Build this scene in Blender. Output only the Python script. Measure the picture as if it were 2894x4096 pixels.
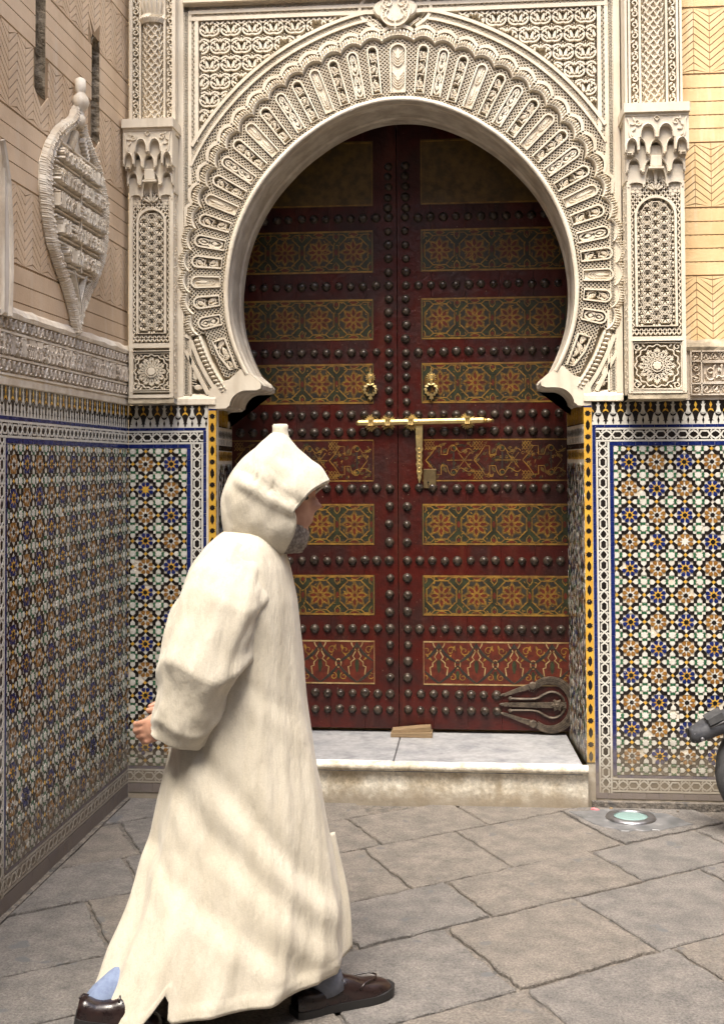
import bpy, math, random
from mathutils import Vector, Matrix, noise
random.seed(7)
PI = math.pi; R = math.radians
sc = bpy.context.scene
C = sc.collection
for o in list(bpy.data.objects): bpy.data.objects.remove(o)

# ------------------------------------------------------------------ camera
cam = bpy.data.cameras.new('camera'); co = bpy.data.objects.new('camera', cam); C.objects.link(co)
YAW, PIT, ROL = R(5.35), R(1.7), R(-0.25)
fw = Vector((-math.sin(YAW)*math.cos(PIT), math.cos(YAW)*math.cos(PIT), math.sin(PIT)))
rt = fw.cross(Vector((0, 0, 1))).normalized(); up = rt.cross(fw)
r2 = math.cos(ROL)*rt + math.sin(ROL)*up; u2 = -math.sin(ROL)*rt + math.cos(ROL)*up
m = Matrix((r2, u2, -fw)).transposed().to_4x4(); m.translation = (0, -5.8, 1.6)
co.matrix_world = m
cam.sensor_fit = 'VERTICAL'; cam.sensor_height = 36; cam.sensor_width = 36
cam.lens = 4889/4096*36; cam.shift_y = -336.1/4096; cam.clip_end = 400; cam.clip_start = .05
sc.camera = co

# ------------------------------------------------------------------ world, sun, exposure
SUN_EL, SUN_AZ = R(64), R(-10)         # high, from behind the viewer, a little to the left
w = bpy.data.worlds.new('World'); sc.world = w; w.use_nodes = True
nt = w.node_tree; bg = nt.nodes['Background']
sky = nt.nodes.new('ShaderNodeTexSky'); sky.sky_type = 'NISHITA'; sky.sun_disc = False
sky.sun_elevation = SUN_EL; sky.sun_rotation = PI - SUN_AZ; sky.air_density = 1.0; sky.dust_density = 3.5; sky.ozone_density = .6
nt.links.new(sky.outputs[0], bg.inputs[0]); bg.inputs[1].default_value = 0.11
sl = bpy.data.lights.new('sun', 'SUN'); so = bpy.data.objects.new('sun', sl); C.objects.link(so)
sl.energy = 1.5; sl.angle = R(28); sl.color = (1, .93, .81)
sd = Vector((math.sin(SUN_AZ)*math.cos(SUN_EL), -math.cos(SUN_AZ)*math.cos(SUN_EL), math.sin(SUN_EL)))
so.rotation_euler = sd.to_track_quat('Z', 'Y').to_euler()
vs = sc.view_settings; vs.view_transform = 'Standard'; vs.look = 'None'; vs.gamma = 1; vs.exposure = 2.02; vs.use_curve_mapping = False
sc.render.engine = 'CYCLES'
sc.cycles.max_bounces = 6; sc.cycles.diffuse_bounces = 4; sc.cycles.glossy_bounces = 3

# ------------------------------------------------------------------ materials
def mat(name, c1, c2=None, rough=.6, rough2=None, scale=8., detail=6, bump=0., bscale=60., island=0., dirt=None, metallic=0., spec=.5,
        streak=None, lo=.35, hi=.65, coat=0., specks=None, stretch=None, sheen=0., grain=None):
    mt = bpy.data.materials.new(name); mt.use_nodes = True
    n = mt.node_tree; L = n.links.new; N = n.nodes.new
    b = n.nodes['Principled BSDF']
    b.inputs['Metallic'].default_value = metallic; b.inputs['Specular IOR Level'].default_value = spec
    b.inputs['Roughness'].default_value = rough
    if coat: b.inputs['Coat Weight'].default_value = coat; b.inputs['Coat Roughness'].default_value = .12
    if sheen: b.inputs['Sheen Weight'].default_value = sheen
    g = N('ShaderNodeNewGeometry')
    def vec(st=None):
        if not st: return g.outputs['Position']
        mp = N('ShaderNodeMapping'); mp.inputs['Scale'].default_value = st; L(g.outputs['Position'], mp.inputs[0]); return mp.outputs[0]
    def noi(s, d=6, st=None, ro=.6):
        t = N('ShaderNodeTexNoise'); t.inputs['Scale'].default_value = s; t.inputs['Detail'].default_value = d; t.inputs['Roughness'].default_value = ro
        L(vec(st), t.inputs['Vector']); return t.outputs['Fac']
    def rng(src, a, c, d=0., e=1., smooth=True):
        t = N('ShaderNodeMapRange'); t.interpolation_type = 'SMOOTHSTEP' if smooth else 'LINEAR'
        for k, v in zip((1, 2, 3, 4), (a, c, d, e)): t.inputs[k].default_value = v
        L(src, t.inputs[0]); return t.outputs[0]
    def mix(f, A, B, mode='MIX'):
        t = N('ShaderNodeMix'); t.data_type = 'RGBA'; t.blend_type = mode
        for i, v in ((0, f), (6, A), (7, B)):
            if hasattr(v, 'is_linked'): L(v, t.inputs[i])
            else: t.inputs[i].default_value = v if i == 0 else (*v, 1)
        return t.outputs[2]
    def mth(op, a, c):
        t = N('ShaderNodeMath'); t.operation = op
        for i, v in ((0, a), (1, c)):
            if hasattr(v, 'is_linked'): L(v, t.inputs[i])
            else: t.inputs[i].default_value = v
        return t.outputs[0]
    c2 = c2 or c1
    n1 = noi(scale, detail, stretch)
    col = mix(rng(n1, lo, hi), c1, c2)
    if island:
        h = N('ShaderNodeHueSaturation'); L(col, h.inputs['Color'])
        L(rng(g.outputs['Random Per Island'], 0, 1, 1-island, 1+island*.6, False), h.inputs['Value']); col = h.outputs[0]
    if grain:
        h = N('ShaderNodeHueSaturation'); L(col, h.inputs['Color']); L(rng(noi(grain[0], 3, None, .7), .3, .7, 1-grain[1], 1+grain[1], False), h.inputs['Value']); col = h.outputs[0]
    rg = rng(n1, lo, hi, rough, rough2 if rough2 is not None else rough)
    if streak:                                     # (colour, amount): run-down rain marks
        f = mth('MULTIPLY', rng(noi(5, 5, (3, 3, .35)), .52, .72), streak[1]); col = mix(f, col, streak[0])
    if specks:                                     # (colour, scale, threshold)
        f = rng(noi(specks[1], 2), specks[2], specks[2]+.04); col = mix(f, col, specks[0]); rg = mth('MAXIMUM', rg, mth('MULTIPLY', f, .8))
    if dirt:                                       # (colour, z0, z1, amount): grime splashed up from the ground
        sp = N('ShaderNodeSeparateXYZ'); L(g.outputs['Position'], sp.inputs[0])
        zz = mth('ADD', sp.outputs[2], mth('MULTIPLY', mth('SUBTRACT', noi(14, 7), .5), 1.1*(dirt[2]-dirt[1])))
        f = mth('MULTIPLY', rng(zz, dirt[1], dirt[2], 1, 0), dirt[3]); col = mix(f, col, dirt[0]); rg = mth('MAXIMUM', rg, mth('MULTIPLY', f, .85))
    L(col, b.inputs['Base Color']); L(rg, b.inputs['Roughness'])
    if bump:
        bp = N('ShaderNodeBump'); bp.inputs['Strength'].default_value = 1; bp.inputs['Distance'].default_value = bump
        L(noi(bscale, 5, stretch), bp.inputs['Height']); L(bp.outputs[0], b.inputs['Normal'])
    return mt
GRIME = (.20, .165, .12)
M = {}
M['stucco'] = mat('stucco', (.725, .655, .53), (.655, .575, .45), .75, scale=5, bump=.0012, bscale=45, streak=((.42, .35, .25), .4))
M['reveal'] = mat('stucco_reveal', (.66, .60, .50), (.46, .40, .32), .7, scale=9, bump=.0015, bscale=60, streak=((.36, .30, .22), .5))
M['frieze'] = mat('frieze_stucco', (.62, .54, .44), (.44, .37, .29), .8, scale=7, bump=.002, bscale=50, streak=((.80, .77, .70), .55))
M['medal'] = mat('medallion_stucco', (.78, .71, .59), (.62, .53, .41), .8, scale=9, bump=.002, bscale=55, streak=((.82, .80, .74), .5))
M['plasterL'] = mat('sand_plaster', (.70, .54, .375), (.58, .43, .285), .8, scale=3.2, bump=.0012, bscale=90, streak=((.66, .56, .44), .55))
M['plasterR'] = mat('ochre_plaster', (.78, .585, .325), (.68, .46, .225), .8, scale=3.5, bump=.0012, bscale=80, streak=((.85, .74, .55), .5))
M['groove'] = mat('scored_joint', (.36, .25, .145), (.28, .19, .11), .9, scale=12)
M['rough'] = mat('rubble_core', (.36, .29, .20), (.20, .155, .10), .95, scale=30, bump=.02, bscale=40)
M['ledge'] = mat('weathered_ledge', (.46, .39, .28), (.24, .20, .14), .85, scale=14, bump=.003, bscale=50)
D = (GRIME, .06, .42, .8)
M['twhite'] = mat('white_glaze', (.66, .645, .585), (.58, .56, .50), .20, .34, scale=20, island=.10, dirt=D, bump=.0006, bscale=60, specks=((.42, .36, .28), 55, .70))
M['tblack'] = mat('black_glaze', (.010, .008, .007), (.018, .014, .012), .14, .28, scale=20, island=.3, dirt=D, bump=.0006, bscale=60, specks=((.34, .30, .25), 60, .70))
M['tblue'] = mat('cobalt_glaze', (.006, .014, .095), (.010, .022, .135), .20, .32, scale=20, island=.35, dirt=D, bump=.0006, bscale=60, specks=((.34, .32, .30), 60, .71))
M['tbrown'] = mat('honey_glaze', (.21, .095, .022), (.30, .15, .03), .20, .34, scale=25, island=.35, dirt=D, bump=.0006, bscale=60, specks=((.42, .36, .28), 60, .70))
M['tgreen'] = mat('green_glaze', (.018, .09, .038), (.03, .13, .06), .20, .34, scale=25, island=.35, dirt=D, bump=.0006, bscale=60)
M['tyellow'] = mat('yellow_glaze', (.66, .40, .055), (.58, .31, .04), .22, .36, scale=20, island=.15, dirt=D, bump=.0006, bscale=60, specks=((.36, .26, .12), 45, .70))
M['grout'] = mat('grout', (.66, .61, .52), (.54, .48, .38), .75, scale=25, dirt=D)
M['red'] = mat('red_varnish', (.060, .0065, .004), (.026, .0055, .004), .30, .5, scale=5, detail=9, spec=.35, bump=.005, bscale=30, stretch=(1, 1, .9), specks=((.40, .30, .22), 90, .745), streak=((.085, .02, .010), .5), coat=.1)
M['gold'] = mat('gold_paint', (.27, .150, .026), (.14, .070, .014), .36, .5, scale=30, detail=9, bump=.0012, bscale=40)
M['olive'] = mat('olive_paint', (.125, .075, .019), (.058, .036, .011), .34, .5, scale=22, bump=.003, bscale=22)
M['dgreen'] = mat('dark_green_paint', (.030, .036, .016), (.016, .016, .008), .38, scale=20, bump=.0012, bscale=40)
M['pred'] = mat('red_paint', (.11, .018, .008), (.06, .011, .006), .38, scale=30, bump=.001, bscale=50)
M['pblack'] = mat('black_paint', (.020, .017, .014), (.035, .03, .022), .36, scale=20, bump=.001, bscale=40)
M['pcream'] = mat('cream_paint', (.36, .26, .12), (.20, .12, .045), .42, scale=20)
M['stud'] = mat('stud_iron', (.030, .022, .018), (.075, .056, .040), .22, .45, scale=40, metallic=.3, bump=.0012, bscale=70)
M['iron'] = mat('old_iron', (.055, .042, .032), (.12, .092, .066), .55, scale=40, metallic=.3, bump=.0022, bscale=120)
M['brass'] = mat('brass', (.90, .72, .36), (.74, .55, .22), .30, .46, scale=40, metallic=1., bump=.0012, bscale=120)
M['dbrass'] = mat('dull_brass', (.27, .20, .10), (.20, .145, .075), .42, scale=30, metallic=.8)
M['marble'] = mat('worn_marble', (.36, .362, .37), (.22, .225, .24), .30, .5, scale=6, detail=12, lo=.35, hi=.7, grain=(40, .22), streak=((.17, .17, .185), .6), specks=((.25, .24, .24), 9, .70))
M['marbleF'] = mat('stained_marble', (.74, .70, .60), (.44, .37, .26), .6, scale=9, detail=9, lo=.36, hi=.70, bump=.004, bscale=30, dirt=((.23, .19, .14), .02, .13, .85), grain=(60, .3), streak=((.34, .27, .17), .5))
M['stone'] = mat('paving_stone', (0.200, 0.183, 0.167), (0.128, 0.120, 0.113), .62, .8, scale=9, detail=12, lo=.3, hi=.7, island=.12, bump=.012, bscale=95, grain=(130, .45), specks=((.13, .13, .132), 7, .655))
M['stone2'] = mat('warm_paving_stone', (0.212, 0.186, 0.160), (0.142, 0.128, 0.113), .62, .8, scale=10, detail=12, lo=.3, hi=.7, island=.1, bump=.012, bscale=95, grain=(130, .45), specks=((.14, .135, .13), 8, .66))
M['mortar'] = mat('dusty_mortar', (.185, .16, .134), (.10, .09, .08), .9, scale=22, detail=9, bump=.012, bscale=60, grain=(110, .5), specks=((.09, .085, .08), 14, .60))
M['slate'] = mat('dark_marble', (.085, .09, .095), (.16, .16, .165), .4, scale=10, detail=9, streak=((.4, .4, .4), .3))
M['wood'] = mat('raw_wood', (.26, .18, .10), (.17, .115, .06), .7, scale=12, stretch=(1, 6, 12), bump=.001, bscale=40)
M['steel'] = mat('scuffed_steel', (.32, .32, .34), (.24, .24, .25), .36, scale=30, metallic=.9, bump=.0008)
M['wool'] = mat('cream_wool', (.58, .53, .435), (.51, .46, .365), .9, scale=14, bump=.007, bscale=30, stretch=(1, 1, .28), sheen=.2, grain=(260, .10))
M['skin'] = mat('skin', (.50, .275, .19), (.42, .21, .14), .5, scale=30)
M['beard'] = mat('grey_beard', (.34, .30, .26), (.16, .13, .11), .9, scale=120, bump=.006, bscale=160)
M['sock'] = mat('grey_sock', (.20, .215, .26), (.16, .175, .215), .95, scale=60, bump=.001, bscale=300)
M['denim'] = mat('blue_cloth', (.19, .24, .36), (.15, .19, .30), .95, scale=60, bump=.001, bscale=300)
M['leather'] = mat('oxblood_leather', (.010, .005, .005), (.018, .008, .007), .26, .36, scale=30, bump=.0008, bscale=160, coat=.3)
M['sole'] = mat('black_rubber', (.014, .013, .013), None, .5)
M['tyre'] = mat('grey_rubber', (.045, .046, .05), (.07, .07, .072), .7, scale=20, bump=.001, bscale=150)
M['fender'] = mat('scuffed_plastic', (.040, .042, .050), (.065, .067, .075), .42, .6, scale=25, bump=.001, bscale=80, specks=((.25, .25, .26), 70, .70))
M['cementw'] = mat('dimmed_house_plaster', (.30, .235, .165), (.24, .19, .135), .85, scale=2)  # plaster darkened so the unseen houses bounce less light
gm = bpy.data.materials.new('frosted_glass'); gm.use_nodes = True
gb = gm.node_tree.nodes['Principled BSDF']; gb.inputs['Base Color'].default_value = (.20, .31, .30, 1); gb.inputs['Roughness'].default_value = .22; gb.inputs['Specular IOR Level'].default_value = .6
M['glass'] = gm

# ------------------------------------------------------------------ mesh helpers
def lerp(a, b, t): return a+(b-a)*t
class MB:
    def __init__(s): s.v = []; s.f = []; s.m = []
    def add(s, vs, fs, mi=0):
        n = len(s.v); s.v += vs; s.f += [tuple(i+n for i in f) for f in fs]; s.m += [mi]*len(fs)
    def prism(s, P, h0, h1, F, mi=0, ch=0., tilt=0., bottom=False):
        a = sum(P[i-1][0]*P[i][1]-P[i][0]*P[i-1][1] for i in range(len(P)))
        if a < 0: P = P[::-1]
        n = len(P)
        cx = sum(p[0] for p in P)/n; cy = sum(p[1] for p in P)/n
        ta = random.uniform(-tilt, tilt); tb = random.uniform(-tilt, tilt)
        rings = [[F(u, v, h0) for u, v in P]]
        if ch:
            rings.append([F(u, v, h1-ch+ta*(u-cx)+tb*(v-cy)) for u, v in P])
            q = []
            for u, v in P:
                d = math.hypot(u-cx, v-cy) or 1; k = max(.3, 1-ch/d); q.append(F(cx+(u-cx)*k, cy+(v-cy)*k, h1+ta*(u-cx)+tb*(v-cy)))
            rings.append(q)
        else: rings.append([F(u, v, h1+ta*(u-cx)+tb*(v-cy)) for u, v in P])
        vv = [p for r_ in rings for p in r_]; ff = []
        for k in range(len(rings)-1):
            for i in range(n):
                j = (i+1) % n; ff.append((k*n+i, k*n+j, (k+1)*n+j, (k+1)*n+i))
        ff.append(tuple((len(rings)-1)*n+i for i in range(n)))
        if bottom: ff.append(tuple(reversed(range(n))))
        s.add(vv, ff, mi)
    def ribbon(s, P, wd, h0, h1, F, closed=False, mi=0, rnd=False):
        n = len(P); wf = wd if callable(wd) else (lambda t: wd)
        sec = []
        for i, p in enumerate(P):
            a = P[i-1] if (i or closed) else P[i]; b = P[(i+1) % n] if (i < n-1 or closed) else P[i]
            dx, dy = b[0]-a[0], b[1]-a[1]; l = math.hypot(dx, dy) or 1e-9
            w_ = wf(i/(n-1) if n > 1 else 0)/2; nx, ny = -dy/l*w_, dx/l*w_
            if rnd:
                sec.append([F(p[0]+nx, p[1]+ny, h0), F(p[0]+nx*.75, p[1]+ny*.75, lerp(h0, h1, .7)), F(p[0], p[1], h1), F(p[0]-nx*.75, p[1]-ny*.75, lerp(h0, h1, .7)), F(p[0]-nx, p[1]-ny, h0)])
            else:
                sec.append([F(p[0]+nx, p[1]+ny, h0), F(p[0]+nx*.92, p[1]+ny*.92, h1), F(p[0]-nx*.92, p[1]-ny*.92, h1), F(p[0]-nx, p[1]-ny, h0)])
        k = len(sec[0]); ff = []
        for i in range(n if closed else n-1):
            j = (i+1) % n
            for q in range(k-1): ff.append((i*k+q, i*k+q+1, j*k+q+1, j*k+q))
        if not closed: ff.append(tuple(range(k))); ff.append(tuple((n-1)*k+q for q in reversed(range(k))))
        s.add([p for r_ in sec for p in r_], ff, mi)
    def grid(s, nu, nv, fn, mi=0, closeu=False, closev=False):
        vv = [fn(i, j) for i in range(nu) for j in range(nv)]; ff = []
        for i in range(nu if closeu else nu-1):
            for j in range(nv if closev else nv-1):
                i2 = (i+1) % nu; j2 = (j+1) % nv; ff.append((i*nv+j, i2*nv+j, i2*nv+j2, i*nv+j2))
        s.add(vv, ff, mi)
    def box(s, x0, x1, y0, y1, z0, z1, mi=0, ch=0.):
        if ch:
            s.prism([(x0, z0), (x1, z0), (x1, z1), (x0, z1)], -y1, -y0, lambda u, v, h: (u, -h, v), mi, ch, bottom=True)
        else:
            vv = [(x, y, z) for x in (x0, x1) for y in (y0, y1) for z in (z0, z1)]
            s.add(vv, [(0, 1, 3, 2), (4, 6, 7, 5), (0, 4, 5, 1), (2, 3, 7, 6), (0, 2, 6, 4), (1, 5, 7, 3)], mi)
    def lathe(s, prof, F, n=12, mi=0):      # prof: (r, h) ; F(u, v, h)
        s.grid(n, len(prof), lambda i, j: F(prof[j][0]*math.cos(2*PI*i/n), prof[j][0]*math.sin(2*PI*i/n), prof[j][1]), mi, closeu=True)
    def tube(s, P, r, n=8, mi=0, cap=True):
        rf = r if callable(r) else (lambda t: r)
        P = [Vector(p) for p in P]; N_ = len(P); up_ = Vector((.13, .21, 1)).normalized(); rings = []
        for i, p in enumerate(P):
            d = (P[min(i+1, N_-1)]-P[max(i-1, 0)]).normalized(); a = d.cross(up_).normalized(); b = a.cross(d); q = rf(i/(N_-1))
            rings.append([tuple(p+a*q*math.cos(2*PI*k/n)+b*q*math.sin(2*PI*k/n)) for k in range(n)])
        ff = [(i*n+k, i*n+(k+1) % n, (i+1)*n+(k+1) % n, (i+1)*n+k) for i in range(N_-1) for k in range(n)]
        if cap: ff += [tuple(reversed(range(n))), tuple((N_-1)*n+k for k in range(n))]
        s.add([p for r_ in rings for p in r_], ff, mi)
    def mesh(s, name, mats, smooth=False):
        me = bpy.data.meshes.new(name); me.from_pydata([tuple(v) for v in s.v], [], s.f)
        for k in mats: me.materials.append(M[k])
        me.polygons.foreach_set('material_index', s.m)
        if smooth: me.polygons.foreach_set('use_smooth', [True]*len(s.f))
        me.update(); return me
    def build(s, name, mats, parent=None, smooth=False, kind=None):
        if isinstance(mats, str): mats = [mats]
        return link(name, s.mesh(name, mats, smooth), parent, kind)
def link(name, me, parent=None, kind=None, loc=None):
    o = bpy.data.objects.new(name, me); C.objects.link(o); o.parent = parent
    if kind: o['kind'] = kind
    if loc: o.location = loc
    return o
def thing(name, label, cat, loc=(0, 0, 0), group=None):
    o = bpy.data.objects.new(name, None); C.objects.link(o); o.location = loc; o['label'] = label; o['category'] = cat; o.empty_display_size = .1
    if group: o['group'] = group
    return o
def tag(o, label, cat, group=None):
    o['label'] = label; o['category'] = cat
    if group: o['group'] = group
    return o
def circ(cx, cy, r, n=12, a0=0., ry=None): return [(cx+r*math.cos(a0+2*PI*k/n), cy+(ry or r)*math.sin(a0+2*PI*k/n)) for k in range(n)]
def star(cx, cy, r1, r2, n=8, a0=0.): return [(cx+(r1 if k % 2 == 0 else r2)*math.cos(a0+PI*k/n), cy+(r1 if k % 2 == 0 else r2)*math.sin(a0+PI*k/n)) for k in range(2*n)]
def drop(cx, cy, L, W, ang, n=10):          # teardrop, point at +L/2 along ang
    P = []
    for k in range(n):
        t = 2*PI*k/n; x = -math.cos(t)*L/2; y = W/2*math.sin(t)*(math.sin(t/2)**.0)*(1-.55*(x/L+.5)); P.append((x, y))
    c, s_ = math.cos(ang), math.sin(ang); return [(cx+x*c-y*s_, cy+x*s_+y*c) for x, y in P]
def leaf(cx, cy, L, W, ang, n=5):           # pointed oval
    P = [(lerp(-L/2, L/2, k/n), W/2*math.sin(PI*k/n)) for k in range(n+1)] + [(lerp(L/2, -L/2, k/n), -W/2*math.sin(PI*k/n)) for k in range(1, n)]
    c, s_ = math.cos(ang), math.sin(ang); return [(cx+x*c-y*s_, cy+x*s_+y*c) for x, y in P]
def spiral(cx, cy, r0, r1, a0, a1, n=12): return [(cx+lerp(r0, r1, k/n)*math.cos(lerp(a0, a1, k/n)), cy+lerp(r0, r1, k/n)*math.sin(lerp(a0, a1, k/n))) for k in range(n+1)]
def bez(a, b, c, d, n=8):
    o = []
    for k in range(n+1):
        t = k/n; s_ = 1-t; o.append(tuple(s_**3*a[i]+3*s_*s_*t*b[i]+3*s_*t*t*c[i]+t**3*d[i] for i in (0, 1)))
    return o
def interp(tab, x):
    if x <= tab[0][0]: return tab[0][1]
    for (a, b), (c, d) in zip(tab, tab[1:]):
        if x <= c: return b+(d-b)*(x-a)/(c-a)
    return tab[-1][1]
def FY(Y0=0.): return lambda u, v, h: (u, Y0-h, v)           # facade plane, h towards the street
def FX(X0, s=1): return lambda u, v, h: (X0+s*h, u, v)       # side plane, u along y
def lattice(mb, test, u0, u1, v0, v1, pu, pv, wd, h0, h1, F, mi=0, sub=1):
    """two families of diagonal bars, cell by cell, kept where test(mid) holds"""
    nu = int((u1-u0)/pu)+1; nv = int((v1-v0)/pv)+1
    for i in range(nu):
        for j in range(nv):
            a = u0+i*pu; b = v0+j*pv
            for (p, q) in (((a, b), (a+pu, b+pv)), ((a+pu, b), (a, b+pv))):
                for k in range(2):
                    m0 = (lerp(p[0], q[0], k/2), lerp(p[1], q[1], k/2)); m1 = (lerp(p[0], q[0], (k+1)/2), lerp(p[1], q[1], (k+1)/2))
                    if test((m0[0]+m1[0])/2, (m0[1]+m1[1])/2): mb.ribbon([m0, m1], wd, h0, h1, F, mi=mi)
def braid(mb, L, W, F, pitch, n=3, wd=.005, h0=0., h1=.03, mi=0, step=6):
    """sinuous strands crossing along a strip; F(s, t, h), t in 0..W"""
    k = max(2, int(L/pitch*step))
    A = W/2/n*2 if n > 1 else W/2
    for q in range(n):
        c0 = W*(q+.5)/n
        for sg in (-1, 1):
            mb.ribbon([(L*i/k, c0+sg*(W/n*.62)*math.sin(PI*2*(L*i/k)/pitch + q*PI/1)) for i in range(k+1)], wd, h0, h1, F, mi=mi)
def inside(P, x, y):
    r_ = False; j = len(P)-1
    for i in range(len(P)):
        if (P[i][1] > y) != (P[j][1] > y) and x < (P[j][0]-P[i][0])*(y-P[i][1])/(P[j][1]-P[i][1])+P[i][0]: r_ = not r_
        j = i
    return r_
# ------------------------------------------------------------------ ground: mortar bed and flagstones
g = MB(); g.add([(-30, -30, 0), (30, -30, 0), (30, 30, 0), (-30, 30, 0)], [(0, 1, 2, 3)])
ground = g.build('pavement', 'mortar'); ground['kind'] = 'structure'
P0 = (-.13, -1.09); dv = (.81, .585); ev = (.45, -.89)
def gp(a, b): return (P0[0]+a*dv[0]+b*ev[0], P0[1]+a*dv[1]+b*ev[1])
rows = [-2.35, -1.9, -1.42, -.93, -.52, 0, .387, .92, 1.42, 1.95, 2.5, 3.05]
crs = {3: [-1.75, -1.1, -.6, -.05, .5], 4: [-1.32, -.75, -.15, .32, .9, 1.5], 5: [-1.72, -1.12, -.55, 0, .71, 1.3], 6: [-1.9, -1.3, -.78, -.206, .365, 1.0, 1.6], 7: [-1.6, -.9, -.195, .42, 1.05, 1.6]}
rs = random.Random(11)
def fl(u, v, h): return (u, v, h)
def jit(P, amt, sub=4):
    Q = []
    for i in range(len(P)):
        a, b = P[i], P[(i+1) % len(P)]
        for k in range(sub):
            t = k/sub; Q.append((lerp(a[0], b[0], t)+rs.uniform(-amt, amt), lerp(a[1], b[1], t)+rs.uniform(-amt, amt)))
    return Q
def clip_stone(Q):      # keep stones on the street side of the walls and the step
    Q = [(max(u, -1.655), min(v, -.035)) for u, v in Q]
    return Q
for ri in range(len(rows)-1):
    b0, b1 = rows[ri], rows[ri+1]
    cs = crs.get(ri) or [(-4 + .58*k + rs.uniform(-.08, .08)) for k in range(14)]
    cs = [cs[0]-1.2, cs[0]-.6] + cs + [cs[-1]+.6, cs[-1]+1.2, cs[-1]+1.85] if ri in crs else cs
    for a0, a1 in zip(cs, cs[1:]):
        gap = .008+rs.uniform(-.002, .003)
        P = [gp(a0+gap, b0+gap), gp(a1-gap, b0+gap), gp(a1-gap, b1-gap), gp(a0+gap, b1-gap)]
        cx = sum(p[0] for p in P)/4; cy = sum(p[1] for p in P)/4
        if not (-1.95 < cx < 2.2 and -3.6 < cy < .1): continue
        Q = clip_stone(jit(P, .0065, 12))
        A = abs(sum(Q[i-1][0]*Q[i][1]-Q[i][0]*Q[i-1][1] for i in range(len(Q))))/2
        if A < .02: continue
        h = .011+rs.uniform(-.003, .003)
        s = MB(); s.prism(Q, -.004, h, fl, 0, ch=.004, tilt=.004)
        s.build('flagstone', 'stone2' if rs.random() < .4 else 'stone', ground)
# dark marble offcut let into the paving round the floor light
s = MB(); s.prism(jit([(.40, -.12), (.50, -.30), (.61, -.40), (.78, -.37), (.93, -.27), (.84, -.12), (.62, -.07)], .010, 6), -.004, .0165, fl, 0, ch=.003); s.build('dark_slab', 'slate', ground)

# recessed floor lights
def floor_light(x, y, r, label):
    t = thing('floor_light', label, 'floor light', (x, y, .018), 'round floor lights')
    F = lambda u, v, h: (u, v, h)
    a = MB(); a.lathe([(r*.66, .002), (r*.68, .009), (r*.80, .011), (r*.96, .007), (r, 0), (r, -.02)], F, 32); a.build('ring', 'steel', t, True)
    a = MB(); a.lathe([(r*.665, .0), (r*.665, .006), (r*.5, .0085), (0.001, .0095)], F, 32); a.build('lens', 'glass', t, True)
floor_light(.672, -.205, .112, 'round steel-ringed floor light with pale green glass on the dark marble slab')
floor_light(-1.10, -.42, .10, 'round floor light half hidden behind the walking man at left')

# scraps along the wall foot
rr = random.Random(5)
for x, y, k, lb in ((.60, -.062, 0, 'small tan crumb on the paving just right of the pink paper scrap'), (.72, -.070, 1, 'small stone crumb at the wall foot behind the round floor light'), (.90, -.080, 2, 'small stone crumb at the wall foot near the scooter')):
    s = MB(); P = [(x+rr.uniform(.005, .013)*math.cos(2*PI*i/6), y+rr.uniform(.004, .010)*math.sin(2*PI*i/6)) for i in range(6)]
    s.prism(P, .004, .018+rr.uniform(0, .006), fl, 0, ch=.003)
    tag(s.build('pebble', 'wood' if k == 0 else 'stone2'), lb, 'pebble', 'crumbs at the wall foot')
s = MB(); s.prism([(.508, -.075), (.53, -.10), (.545, -.095), (.525, -.065)], .012, .02, fl, 0)
pk = s.build('paper_scrap', 'pcream'); tag(pk, 'tiny pink paper scrap on the paving beside the step corner', 'scrap')
pm = mat('pink_paper', (.62, .20, .22), None, .8); pk.data.materials.clear(); pk.data.materials.append(pm)

# ------------------------------------------------------------------ door step
XJL, XJR = -1.249, .500
st = thing('door_step', 'stained white marble door step below the wooden door', 'step', (0, 0, 0))
def step_front(x0, x1):
    n = 26
    prof = [(-.006, .0), (-.010, .10), (-.006, .165), (-.030, .170), (-.040, .182), (-.040, .196), (-.032, .206), (-.012, .209)]
    s = MB()
    s.grid(n, len(prof), lambda i, j: (lerp(x0, x1, i/(n-1)), prof[j][0]+.004*noise.noise((i*.9, j*1.3, 4)) - .035, prof[j][1]+.003*noise.noise((i*.8, j, 9))))
    s.add([(x1, -.04, 0), (x1, .04, 0), (x1, .04, .207), (x1, -.04, .207)], [(0, 1, 2, 3)])
    return s
step_front(-1.27, .50).build('riser', 'marbleF', st, True)
for (x0, x1) in ((-1.285, -.98), (-.976, -.40), (-.396, .475)):
    s = MB(); P = [(x0, -.044), (x1, -.044), (x1 - (.03 if x1 > .4 else 0), .62), (x0-(.04 if x0 < -1.2 else 0), .62)]; s.prism(P, .16, .2115+rs.uniform(-.001, .001), fl, 0, ch=.004); s.build('marble_slab', 'marble', st)

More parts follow.
